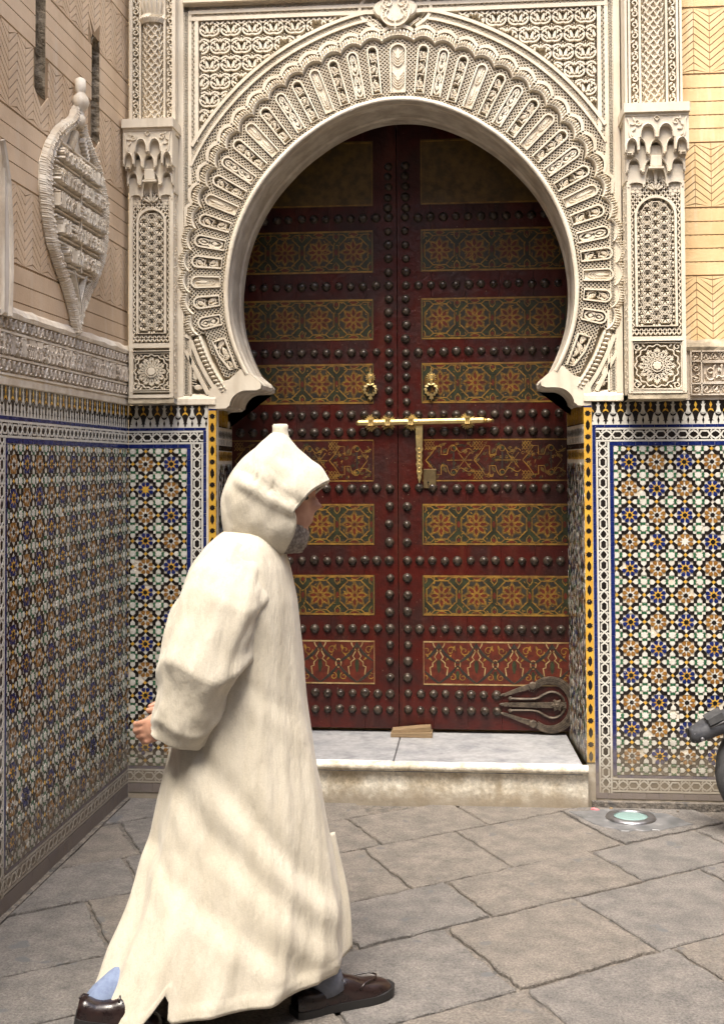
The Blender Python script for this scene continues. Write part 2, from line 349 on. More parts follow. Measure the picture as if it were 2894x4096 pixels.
# ------------------------------------------------------------------ zellige
A0 = .1263
TM = ['grout', 'twhite', 'tblack', 'tblue', 'tbrown', 'tgreen', 'tyellow']
def rotp(P, k): 
    for _ in range(k % 4): P = [(-y, x) for x, y in P]
    return P
def cell_pieces(i, j, ax, az):
    """pieces of one repeat round rosette (i, j): (kind, colour index, polygon in cell units, origin at rosette)"""
    out = []
    col = 3 if (i+j) % 2 else 4
    out.append(('points', 6 if col == 3 else 1, star(0, 0, .205, .10, 8, PI/8*0)))
    out.append(('star', 2, star(0, 0, .105, .075, 8, PI/8)))
    for k in range(8):
        a = PI/8+k*PI/4; c, s_ = math.cos(a), math.sin(a)
        P = [(.115, 0), (.20, -.066), (.265, -.072), (.298, -.036), (.298, .036), (.265, .072), (.20, .066)]
        out.append(('petal', col, [(x*c-y*s_, x*s_+y*c) for x, y in P]))
    for k in range(4):                           # white darts towards the squares
        out.append(('dart', 1, rotp([(.30, -.09), (.415, 0), (.30, .09)], k)))
    for k in range(2):                           # yellow squares and their four black arms
        ox, oy = ((.5, 0), (0, .5))[k]
        out.append(('square', 6, [(ox+.075, oy), (ox, oy+.075), (ox-.075, oy), (ox, oy-.075)]))
        for q in range(4):
            sx, sy = ((1, 1), (-1, 1), (-1, -1), (1, -1))[q]
            P = [(.044, .044), (.094, .006), (.225, .128), (.225, .300), (.100, .300), (.100, .176), (.016, .080)]
            P = [(sx*x, sy*y) for x, y in P]
            if k: P = [(y, x) for x, y in P]
            out.append(('arm', 2, [(ox+x, oy+y) for x, y in P]))
        for sg in (-1, 1):                       # white shields
            P = [(0, .09), (.09, .165), (.09, .262), (.035, .285), (0, .258), (-.035, .285), (-.09, .262), (-.09, .165)]
            P = [(x, sg*y) for x, y in P]
            if k: P = [(y, x) for x, y in P]
            out.append(('shield', 1, [(ox+x, oy+y) for x, y in P]))
    out.append(('star', 1, star(.5, .5, .135, .10, 8, PI/8)))
    for k in range(4):
        P = [(.105, -.07), (.140, 0), (.105, .07), (.15, .095), (.225, .085), (.195, 0), (.225, -.085), (.15, -.095)]
        out.append(('key', 5, [(.5+x, .5+y) for x, y in rotp(P, k)]))
        P = [(.125, .125), (.20, .11), (.205, .205), (.11, .20)]
        out.append(('corner', 1, [(.5+x, .5+y) for x, y in rotp(P, k)]))
    return out
def dado(parent, F, name, ua, ub, u_ros, ax, field_u, z_ros=1.605, az=.1238, zf=(.155, 1.68), limit=300, seen=lambda u, v: True, par=0):
    """rosette field between field_u; alike tiles become objects up to the limit, the rest one stuff part"""
    # base
    s = MB(); s.prism([(ua, .0), (ub, 0), (ub, 1.89), (ua, 1.89)], -.06, -.0025, F); panel = s.build(name, 'grout', parent)
    cnt = {}; rest = MB(); cache = {}
    i0 = int(math.floor((field_u[0]-u_ros)/ax))-1; i1 = int(math.ceil((field_u[1]-u_ros)/ax))+1
    j0 = int(math.floor((zf[0]-z_ros)/az))-1; j1 = 2
    o_ = [F(0, 0, 0), F(1, 0, 0), F(0, 1, 0), F(0, 0, 1)]
    B = Matrix([[o_[k+1][r_]-o_[0][r_] for k in range(3)]+[o_[0][r_]] for r_ in range(3)]+[[0, 0, 0, 1]])
    for j in range(j1, j0-1, -1):
        for i in range(i0, i1+1):
            for kind, ci, P in cell_pieces(i+par, j, ax, az):
                if random.random() < (.010 if z_ros+j*az > .6 else .035): continue
                Q = [(u_ros+(i+x)*ax, z_ros+(j+y)*az) for x, y in P]
                Qc = [(min(max(x, field_u[0]), field_u[1]), min(max(y, zf[0]), zf[1])) for x, y in Q]
                cut = Qc != Q
                A = abs(sum(Qc[k-1][0]*Qc[k][1]-Qc[k][0]*Qc[k-1][1] for k in range(len(Qc))))/2
                if A < 1e-5: continue
                h = .0012+({'star': .001}.get(kind, 0))
                if cut:
                    Qd = []
                    for p in Qc:
                        if not Qd or math.hypot(p[0]-Qd[-1][0], p[1]-Qd[-1][1]) > 1e-5: Qd.append(p)
                    if len(Qd) > 2 and math.hypot(Qd[0][0]-Qd[-1][0], Qd[0][1]-Qd[-1][1]) < 1e-5: Qd.pop()
                    if len(Qd) > 2: rest.prism(Qd, -.003, h, F, ci, tilt=.02)
                    continue
                key = (kind, ci, tuple((round(x, 3), round(y, 3)) for x, y in P))
                c = cnt.get(kind, 0)
                uc, vc = u_ros+i*ax, z_ros+j*az
                if c < limit and seen(uc, vc):
                    cnt[kind] = c+1
                    if key not in cache:
                        q = MB(); q.prism([(x*ax, y*az) for x, y in P], -.003, h, lambda u, v, h_: (u, v, h_), 0, ch=.0006); cache[key] = q.mesh('tile', [TM[ci]])
                    o = bpy.data.objects.new(kind+'_tile', cache[key]); C.objects.link(o); o.parent = panel
                    mm = B.copy(); p = F(uc, vc, 0); mm.translation = Vector(p)+B.to_3x3() @ Vector((random.gauss(0, .0007), random.gauss(0, .0007), random.gauss(0, .0003)))
                    o.matrix_local = mm @ Matrix.Rotation(random.gauss(0, .006), 4, 'X') @ Matrix.Rotation(random.gauss(0, .006), 4, 'Y') @ Matrix.Rotation(random.gauss(0, .012), 4, 'Z')
                else: rest.prism(Q, -.003, h, F, ci, tilt=.02)
    rest.build('field_tiles', TM, panel, kind='stuff')
    return panel
def blue_line(panel, F, u0, u1, v0, v1, step=.058):
    L = max(u1-u0, v1-v0); n = max(1, round(L/step)); hor = (u1-u0) > (v1-v0); s = MB()
    for k in range(n):
        if hor: a, b = lerp(u0, u1, k/n)+.0007, lerp(u0, u1, (k+1)/n)-.0007; P = [(a, v0), (b, v0), (b, v1), (a, v1)]
        else: a, b = lerp(v0, v1, k/n)+.0007, lerp(v0, v1, (k+1)/n)-.0007; P = [(u0, a), (u1, a), (u1, b), (u0, b)]
        q = MB(); q.prism(P, -.003, .001, F, 0, tilt=.03); q.build('blue_tile', 'tblue', panel)
def interlace(panel, F, u0, u1, v0, v1, unit=.098):
    """white strapwork border with black stars and long cells, in real relief"""
    hor = (u1-u0) > (v1-v0); L = (u1-u0) if hor else (v1-v0); W = (v1-v0) if hor else (u1-u0)
    G = (lambda s_, t, h: F(u0+s_, v0+t, h)) if hor else (lambda s_, t, h: F(u0+t, v0+s_, h))
    n = max(1, round(L/unit)); U = L/n; s = MB()
    s.prism([(0, 0), (L, 0), (L, W), (0, W)], -.004, .0002, G, 1)
    for e_ in (.0045, W-.0045): s.ribbon([(0, e_), (L, e_)], .009, -.002, .0012, G, mi=0)
    y = W/2; hb = W*.235; sw = .0078
    for k in range(n):
        x = (k+.5)*U; l0, l1 = max(0, x-U/2), min(L, x+U/2)
        for sy in (-1, 1):
            s.ribbon([(l0, y+sy*hb), (l0+U*.14, y+sy*hb), (l0+U*.25, y), (x-U*.13, y-sy*hb*.85), (x-U*.06, y-sy*hb*1.05), (x, y-sy*hb*1.25), (x+U*.06, y-sy*hb*1.05), (x+U*.13, y-sy*hb*.85), (l1-U*.25, y), (l1-U*.14, y+sy*hb), (l1, y+sy*hb)], sw, -.002, .0013+.0002*sy, G, mi=0)
            for xx, dr in ((l0+U*.25, -1), (l1-U*.25, 1)):
                s.ribbon([(xx, y), (xx+dr*U*.20, y+sy*(W/2-.006))] if False else [(xx-dr*U*.02, y+sy*hb*.8), (xx-dr*U*.10, y+sy*(W/2-.006))], sw*.8, -.002, .0010, G, mi=0)
            s.ribbon([(x, y+sy*hb*1.2), (x, y+sy*(W/2-.006))], sw*.8, -.002, .0010, G, mi=0)
    s.build('strapwork_border', ['twhite', 'tblack', 'grout'], panel)
def merlons(panel, F, u0, u1, z0=1.78, z1=1.89, unit=.0687, ph=.5):
    H = z1-z0; s = MB()
    s.prism([(u0, z0), (u1, z0), (u1, z0+H*.52), (u0, z0+H*.52)], -.004, .0002, F, 0)
    s.prism([(u0, z0+H*.52), (u1, z0+H*.52), (u1, z1), (u0, z1)], -.004, .0003, F, 1)
    s.build('band_ground', ['twhite', 'tblack'], panel)
    n = int((u1-u0)/unit)+2; w_ = unit/2
    ml = [(-.42, .50), (-.44, .43), (-.30, .56), (-.20, .66), (-.17, .76), (-.32, .87), (-.13, .85), (-.15, .95), (0, 1.0)]
    ml = ml+[(-x, y) for x, y in ml[::-1][1:]]
    blk = [(-.52, .54), (-.30, .36), (-.20, .20), (-.38, .16), (-.14, .15), (-.10, .06), (0, .02)]
    blk = blk+[(-x, y) for x, y in blk[::-1][1:]]
    for k in range(-1, n):
        cm = u0+(k+ph)*unit; cf = cm+unit/2
        def put(P, c, ci, nm, h=.0012):
            Q = [(min(max(c+x*w_, u0), u1), z0+y*H) for x, y in P]
            if max(p[0] for p in Q)-min(p[0] for p in Q) < .008: return
            q = MB(); q.prism(Q, -.003, h, F, 0, tilt=.01); q.build(nm, TM[ci], panel)
        put(ml, cm, 1, 'merlon_tile')
        put([(-.52, .54), (-.30, .46), (0, .42), (.30, .46), (.52, .54), (.3, .38), (0, .345), (-.3, .38)], cm, 2, 'crescent_tile', .0016)
        put([(0, .02), (.16, .18), (0, .345), (-.16, .18)], cm, 2, 'drop_tile', .0016)
        put(blk, cf, 2, 'bud_tile')
        put([(-.42, .52), (-.28, .64), (0, .69), (.28, .64), (.42, .52), (.24, .57), (0, .60), (-.24, .57)], cf, 6, 'crescent_tile', .0018)
        put([(0, .68), (.20, .83), (0, .985), (-.20, .83)], cf, 6, 'flame_tile', .0018)
def yellow_strip(panel, F, u0, u1, v0=.21, v1=1.862, unit=.0545):
    s = MB(); n = int((v1-v0)/unit); U = (v1-v0)/n; c = (u0+u1)/2
    s.prism([(u0, v0), (u1, v0), (u1, v1), (u0, v1)], -.012, .002, F, 0)
    for k in range(n):
        y = v1-(k+.5)*U
        s.prism(star(c, y, .0150, .0108, 8, PI/8) if k % 2 == 0 else [(c, y-.026), (c+.0095, y-.009), (c+.0095, y+.009), (c, y+.026), (c-.0095, y+.009), (c-.0095, y-.009)], .0, .0028, F, 1)
        s.ribbon([(u0, y+U*.0), (c-.013, y)], .0009, .0, .0024, F, mi=2); s.ribbon([(c+.013, y), (u1, y)], .0009, 0, .0024, F, mi=2)
    s.build('yellow_strip', ['tyellow', 'tblack', 'grout'], panel)
    q = MB(); q.prism([(u0, v1), (u1, v1), (u1, 1.888), (u0, 1.888)], -.012, .0022, F); q.build('blue_tile', 'tblue', panel)

# right-hand dado of the facade
tr = thing('tiled_dado', 'mosaic tile dado to the right of the door with yellow edging strip', 'tile wall', (.5, 0, 0))
def P_(t): return t
F0 = lambda u, v, h: (u-.5, -h, v)
pr = dado(tr, F0, 'mosaic_panel', .50, 1.75, .706, .1263, (.637, 1.75), seen=lambda u, v: u < 1.2, par=1)
merlons(pr, F0, .538, 1.75, ph=.42); blue_line(pr, F0, .538, 1.4, 1.7665, 1.7795); blue_line(pr, F0, .617, 1.4, 1.682, 1.7)
interlace(pr, F0, .555, 1.75, 1.701, 1.7655); interlace(pr, F0, .555, .616, .07, 1.70)
blue_line(pr, F0, .539, .5535, .05, 1.766); blue_line(pr, F0, .618, .6355, .15, 1.681)
blue_line(pr, F0, .637, 1.4, .142, .154); interlace(pr, F0, .617, 1.75, .075, .141); blue_line(pr, F0, .54, 1.4, .045, .072)
yellow_strip(pr, F0, .500, .536)
s = MB(); s.prism([(.52, -.01), (1.75, -.01), (1.75, .036), (.52, .036)], -.02, .028, F0, 0, ch=.006); s.build('kerb', 'mortar', tr)
# left-hand dado of the facade
tl = thing('tiled_dado', 'narrow mosaic tile dado between the corner and the door, partly behind the man', 'tile wall', (-1.68, 0, 0))
F1 = lambda u, v, h: (u+1.68, -h, v)
pl = dado(tl, F1, 'mosaic_panel', -1.68, -1.249, -1.595, .1263, (-1.678, -1.392), seen=lambda u, v: True)
merlons(pl, F1, -1.678, -1.29, ph=.55); blue_line(pl, F1, -1.678, -1.297, 1.7665, 1.7795); blue_line(pl, F1, -1.678, -1.374, 1.682, 1.7)
interlace(pl, F1, -1.678, -1.312, 1.701, 1.7655); interlace(pl, F1, -1.372, -1.312, .07, 1.70)
blue_line(pl, F1, -1.3105, -1.2965, .05, 1.766); blue_line(pl, F1, -1.391, -1.3735, .15, 1.681)
blue_line(pl, F1, -1.678, -1.392, .142, .154); interlace(pl, F1, -1.678, -1.374, .075, .141); blue_line(pl, F1, -1.678, -1.32, .03, .072)
yellow_strip(pl, F1, -1.285, -1.249)
# side wall of the neighbouring house: tiled dado
XW = -1.68
hs = thing('side_house', 'sand-plastered house wall at left with slit windows, carved frieze and mosaic dado', 'house', (XW, 0, 0))
F2 = lambda u, v, h: (h, u, v)
p2 = dado(hs, F2, 'mosaic_panel', -3.2, .0, -1.477, .1335, (-1.537, -.002), seen=lambda u, v: True)
merlons(p2, F2, -2.3, -.003, ph=.3); blue_line(p2, F2, -1.75, -.003, 1.7665, 1.7795); blue_line(p2, F2, -1.555, -.003, 1.682, 1.7)
interlace(p2, F2, -1.66, -.003, 1.701, 1.7655); interlace(p2, F2, -1.62, -1.557, .07, 1.70)
blue_line(p2, F2, -1.64, -1.622, .05, 1.766); blue_line(p2, F2, -1.5555, -1.5385, .15, 1.681)
blue_line(p2, F2, -1.538, -.003, .142, .154); interlace(p2, F2, -1.557, -.003, .075, .141); blue_line(p2, F2, -2.2, -.003, .012, .072)
q = dado(hs, F2, 'mosaic_panel', -3.2001, -1.70, -2.9, .1335, (-3.1, -1.72), limit=0)
s = MB(); s.prism([(-3.2, -.01), (-.03, -.01), (-.03, .012), (-3.2, .012)], -.02, .022, F2, 0, ch=.004); s.build('kerb', 'mortar', hs)
# tiled jambs of the doorway
def jamb(parent, x0, y0, x1, y1, sg, name):
    dx, dy = x1-x0, y1-y0; L = math.hypot(dx, dy); ux, uy = dx/L, dy/L; nx, ny = (sg*uy, -sg*ux)
    px, py = parent.location.x, parent.location.y
    F = lambda u, v, h: (x0+ux*u+nx*h-px, y0+uy*u+ny*h-py, v)
    s = MB(); s.prism([(.003, .20), (L, .20), (L, 1.90), (.003, 1.90)], -.05, 0, F); pn = s.build(name, 'grout', parent)
    s = MB(); r_ = random.Random(3)
    z = .215; d = .0165; k = 0
    while z < 1.60:
        n = int(L/d)
        for i in range(n):
            u = (i+.5+(.5 if k % 2 else 0))*d
            if u > L-.008: continue
            s.prism([(u-d*.46, z), (u, z-d*.9), (u+d*.46, z), (u, z+d*.9)], -.002, .001, F, r_.choice((1, 1, 2, 2, 2, 3, 4, 5)), tilt=.03)
        z += d*.98; k += 1
    for z0, z1, a, b in ((1.62, 1.665, 6, 2), (1.73, 1.77, 1, 2), (1.785, 1.885, 2, 6)):
        n = int(L/.024)
        for i in range(n):
            u = (i+.5)*.024
            s.prism([(u-.011, z0), (u+.011, z0), (u+.011, z1), (u-.011, z1)], -.002, .0006, F, a)
            s.prism(leaf(u, (z0+z1)/2, (z1-z0)*.9, .012, PI/2), -.001, .0014, F, b)
    s.prism([(.003, 1.70), (L, 1.70), (L, 1.725), (.003, 1.725)], -.002, .001, F, 1); s.prism([(.003, 1.67), (L, 1.67), (L, 1.695), (.003, 1.695)], -.002, .001, F, 2)
    s.build('small_tiles', TM, pn, kind='stuff')
jamb(tl, XJL, 0, -1.285, .57, 1, 'jamb_panel')
jamb(tr, XJR, 0, .462, .57, -1, 'jamb_panel')
# ------------------------------------------------------------------ portal: carved stucco arch and frame
CX, CZ = -.363, 2.476
PH = [3.8, 8.9, 14, 19.1, 24.4, 29.7, 35, 40.6, 46.2, 51.7, 57.3, 62.9, 68.6, 74.6, 80.6, 86.4, 92.3, 98.3, 104.4]
RA = [1.137, 1.130, 1.118, 1.106, 1.095, 1.084, 1.073, 1.062, 1.052, 1.044, 1.034, 1.024, 1.016, 1.009, 1.006, 1.004, .999, .99, .985]
rA_tab = [(0, .862), (6, .861), (12, .854), (30, .828), (45, .815), (65, .814), (85, .82), (95, .829), (105, .838), (122, .845)]
def rA(p): return interp(rA_tab, abs(p))
def pol(p, r_): a = R(p); return (CX+r_*math.sin(a), CZ+r_*math.cos(a))
cusps = [(-p, r_) for p, r_ in zip(PH[::-1], RA[::-1])]+list(zip(PH, RA))
def rcusp(p): return interp([(0, 1.14)]+list(zip(PH, RA))+[(121.2, 1.0)], abs(p))
Fp = lambda u, v, h: (u-CX, -h, v-1.9)            # relative to the portal's base
portal = thing('portal_arch', 'carved cream stucco horseshoe arch and frame around the wooden door', 'arch', (CX, 0, 1.9))
XL, XR, ZT = -1.408, .653, 3.838
HG = -.056                                        # carving ground lies this far behind the face
# ground plate (with the arch opening left open)
s = MB(); n = 90
def outer_pt(p):
    a = R(p); dx, dz = math.sin(a), math.cos(a); t = 9
    if dx > 1e-6: t = min(t, (XR+.03-CX)/dx)
    if dx < -1e-6: t = min(t, (XL-.03-CX)/dx)
    if dz > 1e-6: t = min(t, (4.6-CZ)/dz)
    if dz < -1e-6: t = min(t, (1.93-CZ)/dz)
    return (CX+t*dx, CZ+t*dz)
angs = sorted([lerp(-121, 121, k/n) for k in range(n+1)]+[math.degrees(math.atan2(XR+.03-CX, 4.6-CZ)), -math.degrees(math.atan2(CX-XL+.03, 4.6-CZ)), math.degrees(math.atan2(XR+.03-CX, 1.93-CZ)), -math.degrees(math.atan2(CX-XL+.03, 1.93-CZ))])
s.grid(len(angs), 2, lambda i, j: Fp(*(pol(angs[i], rA(angs[i])+.012) if j == 0 else outer_pt(angs[i])), HG))
s.build('carving_ground', 'stucco', portal)
# plain rim of the arch and the imposts
s = MB()
s.grid(121, 4, lambda i, j: Fp(*pol(lerp(-121, 121, i/120), rA(lerp(-121, 121, i/120))+(.0, .002, .022, .025)[j]), (HG, .006, .006, HG)[j]))
s.build('arch_rim', 'stucco', portal, True)
def prof(sg):      # impost outline on one side, from the rim end down to the jamb
    q = [pol(121*1, rA(121))]
    e = q[0]; L = [(e[0]-CX, e[1])]
    L += [(.672, 1.997), (.665, 1.985), (.668, 1.966), (.690, 1.958), (.735, 1.958)]
    for k in range(1, 9):
        a = PI/2*k/8; L.append((.735+.075*math.sin(a)+.01*(k/8), 1.958-.075+.075*math.cos(a) if False else 1.884+.074*math.cos(a)))
    L += [(.83, 1.880), (.835, 1.872), (.888, 1.870)]
    return [(CX+sg*x, z) for x, z in L]
for sg in (-1, 1):
    L = prof(sg); jx = XJL if sg < 0 else XJR
    L = [(min(max(x, XJL-.003), XJR+.003), z) for x, z in L]
    out = [pol(sg*121, rA(121)), pol(sg*118.5, rA(118)+.03), pol(sg*119.5, rcusp(119)-.055), pol(sg*118.5, rcusp(118)+.01), (jx+sg*.035, 1.955), (jx+sg*.035, 1.872)]
    poly = L[::-1]+out[1:]
    s = MB(); s.prism(poly, HG-.02, .004, Fp, 0); s.build('impost', 'stucco', portal)
# soffit: arch and impost outline carried back into the wall, with a moulding
path = prof(-1)[::-1][:-1]+[pol(lerp(-121, 121, k/110), rA(lerp(-121, 121, k/110))) for k in range(111)]+prof(1)[1:]
yp = [(-.004, 0), (.045, 0), (.052, .010), (.075, .010), (.085, .004), (.10, .0), (.27, 0), (.285, -.008), (.315, -.008), (.325, 0), (.40, 0)]
s = MB()
def soff(i, j):
    x, z = path[i]; y, off = yp[j]; dx, dz = CX-x, CZ-z; l = math.hypot(dx, dz)
    d = .006*max(0, noise.noise((x*14, z*14, y*40))) if .1 < y < .27 else 0
    off += d
    return (x-dx/l*off-CX, y, z-dz/l*off-1.9)
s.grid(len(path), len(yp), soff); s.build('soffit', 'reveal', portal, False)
# masonry behind the arch, closing the head of the doorway
s = MB(); s.grid(len(path), 2, lambda i, j: (path[i][0]-CX, .40, path[i][1]-1.9) if j == 0 else (lerp(path[i][0], CX, -.35)-CX, .40, lerp(path[i][1], CZ, -.35)-1.9))
s.box(-1.30, 1.30, .402, .62, 1.80, 2.0, 0); s.box(-1.35, -1.0, .402, .62, -.02, 1.9); s.box(.98, 1.35, .402, .62, -.02, 1.9); s.box(-1.3, -.93, .402, .66, -1.7, 0); s.box(.86, 1.3, .402, .66, -1.7, 0)
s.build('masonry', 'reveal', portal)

# scallops (one lobe between two cusps)
def lobe_r(k, t, off, sag):
    (p0, r0), (p1, r1) = cusps[k], cusps[k+1]
    return lerp(p0, p1, t), lerp(r0, r1, t)+off+sag*math.sin(PI*t)**.72
pf = [(0, 0), (.006, .4), (.012, .8), (.018, 1.0), (.022, .86), (.030, 1.0), (.040, .97), (.049, .82), (.0505, .5)]
NL = len(cusps)-1
for k in range(NL):
    s = MB(); nt_ = 72
    def lob(i, j):
        t = i/(nt_-1); off, hh = pf[j]; p, r_ = lobe_r(k, t, off, .026); e = j/(len(pf)-1)
        h = lerp(HG+.006, .012, hh)
        if j >= 5:
            ph = (t-.5)*2; q = abs(math.sin(PI*(4.5*ph + (1.0*e if ph > 0 else -1.0*e))))
            h += -.022*(1-q)**1.3 + .002
        return Fp(*pol(p, r_), h)
    s.grid(nt_, len(pf), lob); s.build('scallop', 'stucco', portal, True)
# fluted foot of the scallop band, running straight to the impost
for sg in (-1, 1):
    a = pol(sg*104.4, .985); b = (CX+sg*.815, 1.962); s = MB(); n_ = 120
    dx, dz = b[0]-a[0], b[1]-a[1]; l = math.hypot(dx, dz); nx, nz = -dz/l*(-sg)*-1, dx/l*(-sg)*-1
    if (nx*(-sg)) > 0: nx, nz = -nx, -nz
    def foot(i, j):
        t = i/(n_-1); off, hh = pf[j]; e = j/(len(pf)-1); bow = .012*math.sin(PI*t)
        h = lerp(HG+.006, .012, hh)
        if j >= 4: q = abs(math.sin(PI*(14*t+1.2*e))); h += -.022*(1-q)**1.3
        if t > .97: h = lerp(h, HG, (t-.97)/.03)
        return Fp(a[0]+dx*t+nx*(off+bow), a[1]+dz*t+nz*(off+bow), h)
    s.grid(n_, len(pf), foot); s.build('scallop', 'stucco', portal, True)
    s = MB(); s.ribbon([(a[0]+dx*t/10+nx*(.062+.012*math.sin(PI*t/10)), a[1]+dz*t/10+nz*(.062+.012*math.sin(PI*t/10))) for t in range(10)], .02, HG, .003, Fp)
    for q in range(1):
        G = lambda u, t, h: Fp(a[0]+dx/l*u+nx*(.073+t), a[1]+dz/l*u+nz*(.073+t), h)
        if True: braid(s, l*.98, .026, G, .021, 2, .0052, HG, -.004)
        s.ribbon([(a[0]+dx*t/10+nx*.108, a[1]+dz*t/10+nz*.108) for t in range(1, 10)], .017, HG, .002, Fp)
    s.build('foot_bands', 'stucco', portal)
    # pine cones in the triangle by the frame strip
    s = MB(); bx = XL if sg < 0 else XR
    for (ox, oz, L_, W_, an) in ((.075, 1.975, .05, .034, 0), (.058, 2.045, .075, .036, PI/2)):
        s.prism(drop(bx-sg*ox, oz, L_, W_, an if sg < 0 else PI-an), HG, -.002, Fp, 0, ch=.004)
    for q in range(9): s.ribbon([(bx-sg*.040, 1.985+q*.013), (bx-sg*(.06+.004*(q % 2)), 1.98+q*.013)], .004, HG, -.004, Fp)
    s.ribbon([(bx-sg*.034, 1.94), (bx-sg*.034, 2.32)], .012, HG, .002, Fp)
    s.build('pine_relief', 'stucco', portal)
# scalloped plain rim outside the lobes, lattice beyond it, then plain and chained bands
ok = lambda x, z: XL+.034 < x < XR-.034 and z < 3.80 and z > 1.95
sb = {-1: MB(), 1: MB()}
for k in range(NL):
    s = sb[-1 if k < NL//2 else 1]
    P = [lobe_r(k, i/12, .061, .030) for i in range(13)]; P = [pol(p, r_) for p, r_ in P]
    if all(XL+.012 < x < XR-.012 for x, z in P): s.ribbon(P, .017, HG, .004, Fp)
    else:
        P = [q for q in P if XL+.006 < q[0] < XR-.006]
        if len(P) > 1: s.ribbon(P, .017, HG, .003, Fp)
def arc_band(off, wd, h1, p0=-66, p1=66):
    P = []
    for i in range(162):
        p = lerp(p0, p1, i/160); x, z = pol(p, rcusp(p)+off)
        if i < 161 and abs(p) >= 6.5 and ok(x, z): P.append((x, z))
        else:
            if len(P) > 1: sb[-1 if P[0][0] < CX else 1].ribbon(P, wd, HG, h1, Fp)
            P = []
arc_band(.133, .012, .0058); arc_band(.172, .016, .0066)
for s in sb.values(): s.build('plain_bands', 'stucco', portal, kind='stuff')
s = MB()
def lat_ok(u, v):
    x, z = pol(u, rcusp(u)+v)
    if not (XL+.03 < x < XR-.03 and z < 3.80): return False
    if abs(u) < 4.6: return False
    for k in range(NL):
        if cusps[k][0] <= u <= cusps[k+1][0]:
            t = (u-cusps[k][0])/(cusps[k+1][0]-cusps[k][0]); return v > .070+.028*math.sin(PI*t)**.72 and v < .128
    return False
lattice(s, lat_ok, -80, 80, .062, .13, 1.05, .0175, .0046, HG, -.004, lambda u, v, h: Fp(*pol(u, rcusp(u)+v), h))
for i in range(-66, 67):          # chain of small pierced links
    for off in (.1455, .1555):
        u = i*1.0+(.5 if off > .15 else 0); x, z = pol(u, rcusp(u)+off)
        if ok(x, z) and abs(u) > 6.5:
            P = [pol(u+dp, rcusp(u)+off+dr) for dp, dr in ((-.46, 0), (0, -.0042), (.46, 0), (0, .0042))]; s.ribbon(P, .0034, HG, -.003, Fp, closed=True)
s.build('arch_lattice', 'stucco', portal, kind='stuff')

# voussoir panels
def panel_geo(a0, a1, r0a, r1a):
    pm_ = (a0+a1)/2; b = pol(pm_, r0a); t = pol(pm_, r1a); L = math.hypot(t[0]-b[0], t[1]-b[1]); ux, uz = (t[0]-b[0])/L, (t[1]-b[1])/L
    return b, L, ux, uz
panels = []
for k in range(NL):
    (p0, r0), (p1, r1) = cusps[k], cusps[k+1]; pm_ = (p0+p1)/2
    b, L, ux, uz = panel_geo(p0, p1, rA(pm_)+.040, (r0+r1)/2+.008)
    W = R(p1-p0)*(rA(pm_)+.12)*.64
    panels.append((pm_, b, L, ux, uz, W, ('leaf', 'pine', 'knot', 'pine')[abs(k-NL//2) % 4], p0, p1))
def outline(L, W, n=8, inset=0.):
    w_ = W/2-inset; P = [(-w_*.86, inset), (w_*.86, inset)]; top = L-inset
    for k in range(n+1):
        a = PI*k/n; P.append((w_*math.cos(a), top-w_*1.0+w_*1.0*math.sin(a)))
    return P
def pine(s, x, y, sz, F, flip):
    s.prism(drop(x, y, sz*1.15, sz*.86, PI/2*flip+.5*flip), HG, -.005, F, 0, ch=.003)
    for q in range(5): s.prism(circ(x+sz*.2*math.cos(q*1.26), y+sz*.2*math.sin(q*1.26), sz*.055, 5), -.007, -.001, F)
    s.ribbon(spiral(x, y, sz*.62, sz*.70, 2.2*flip, 2.2*flip+flip*4.4, 12), .0042, HG, -.004, F)
    for q in range(6):
        a = 2.0*flip+flip*(.5+q*.55); s.ribbon([(x+sz*.74*math.cos(a), y+sz*.74*math.sin(a)), (x+sz*.98*math.cos(a+.15), y+sz*.98*math.sin(a+.15))], .003, HG, -.006, F)
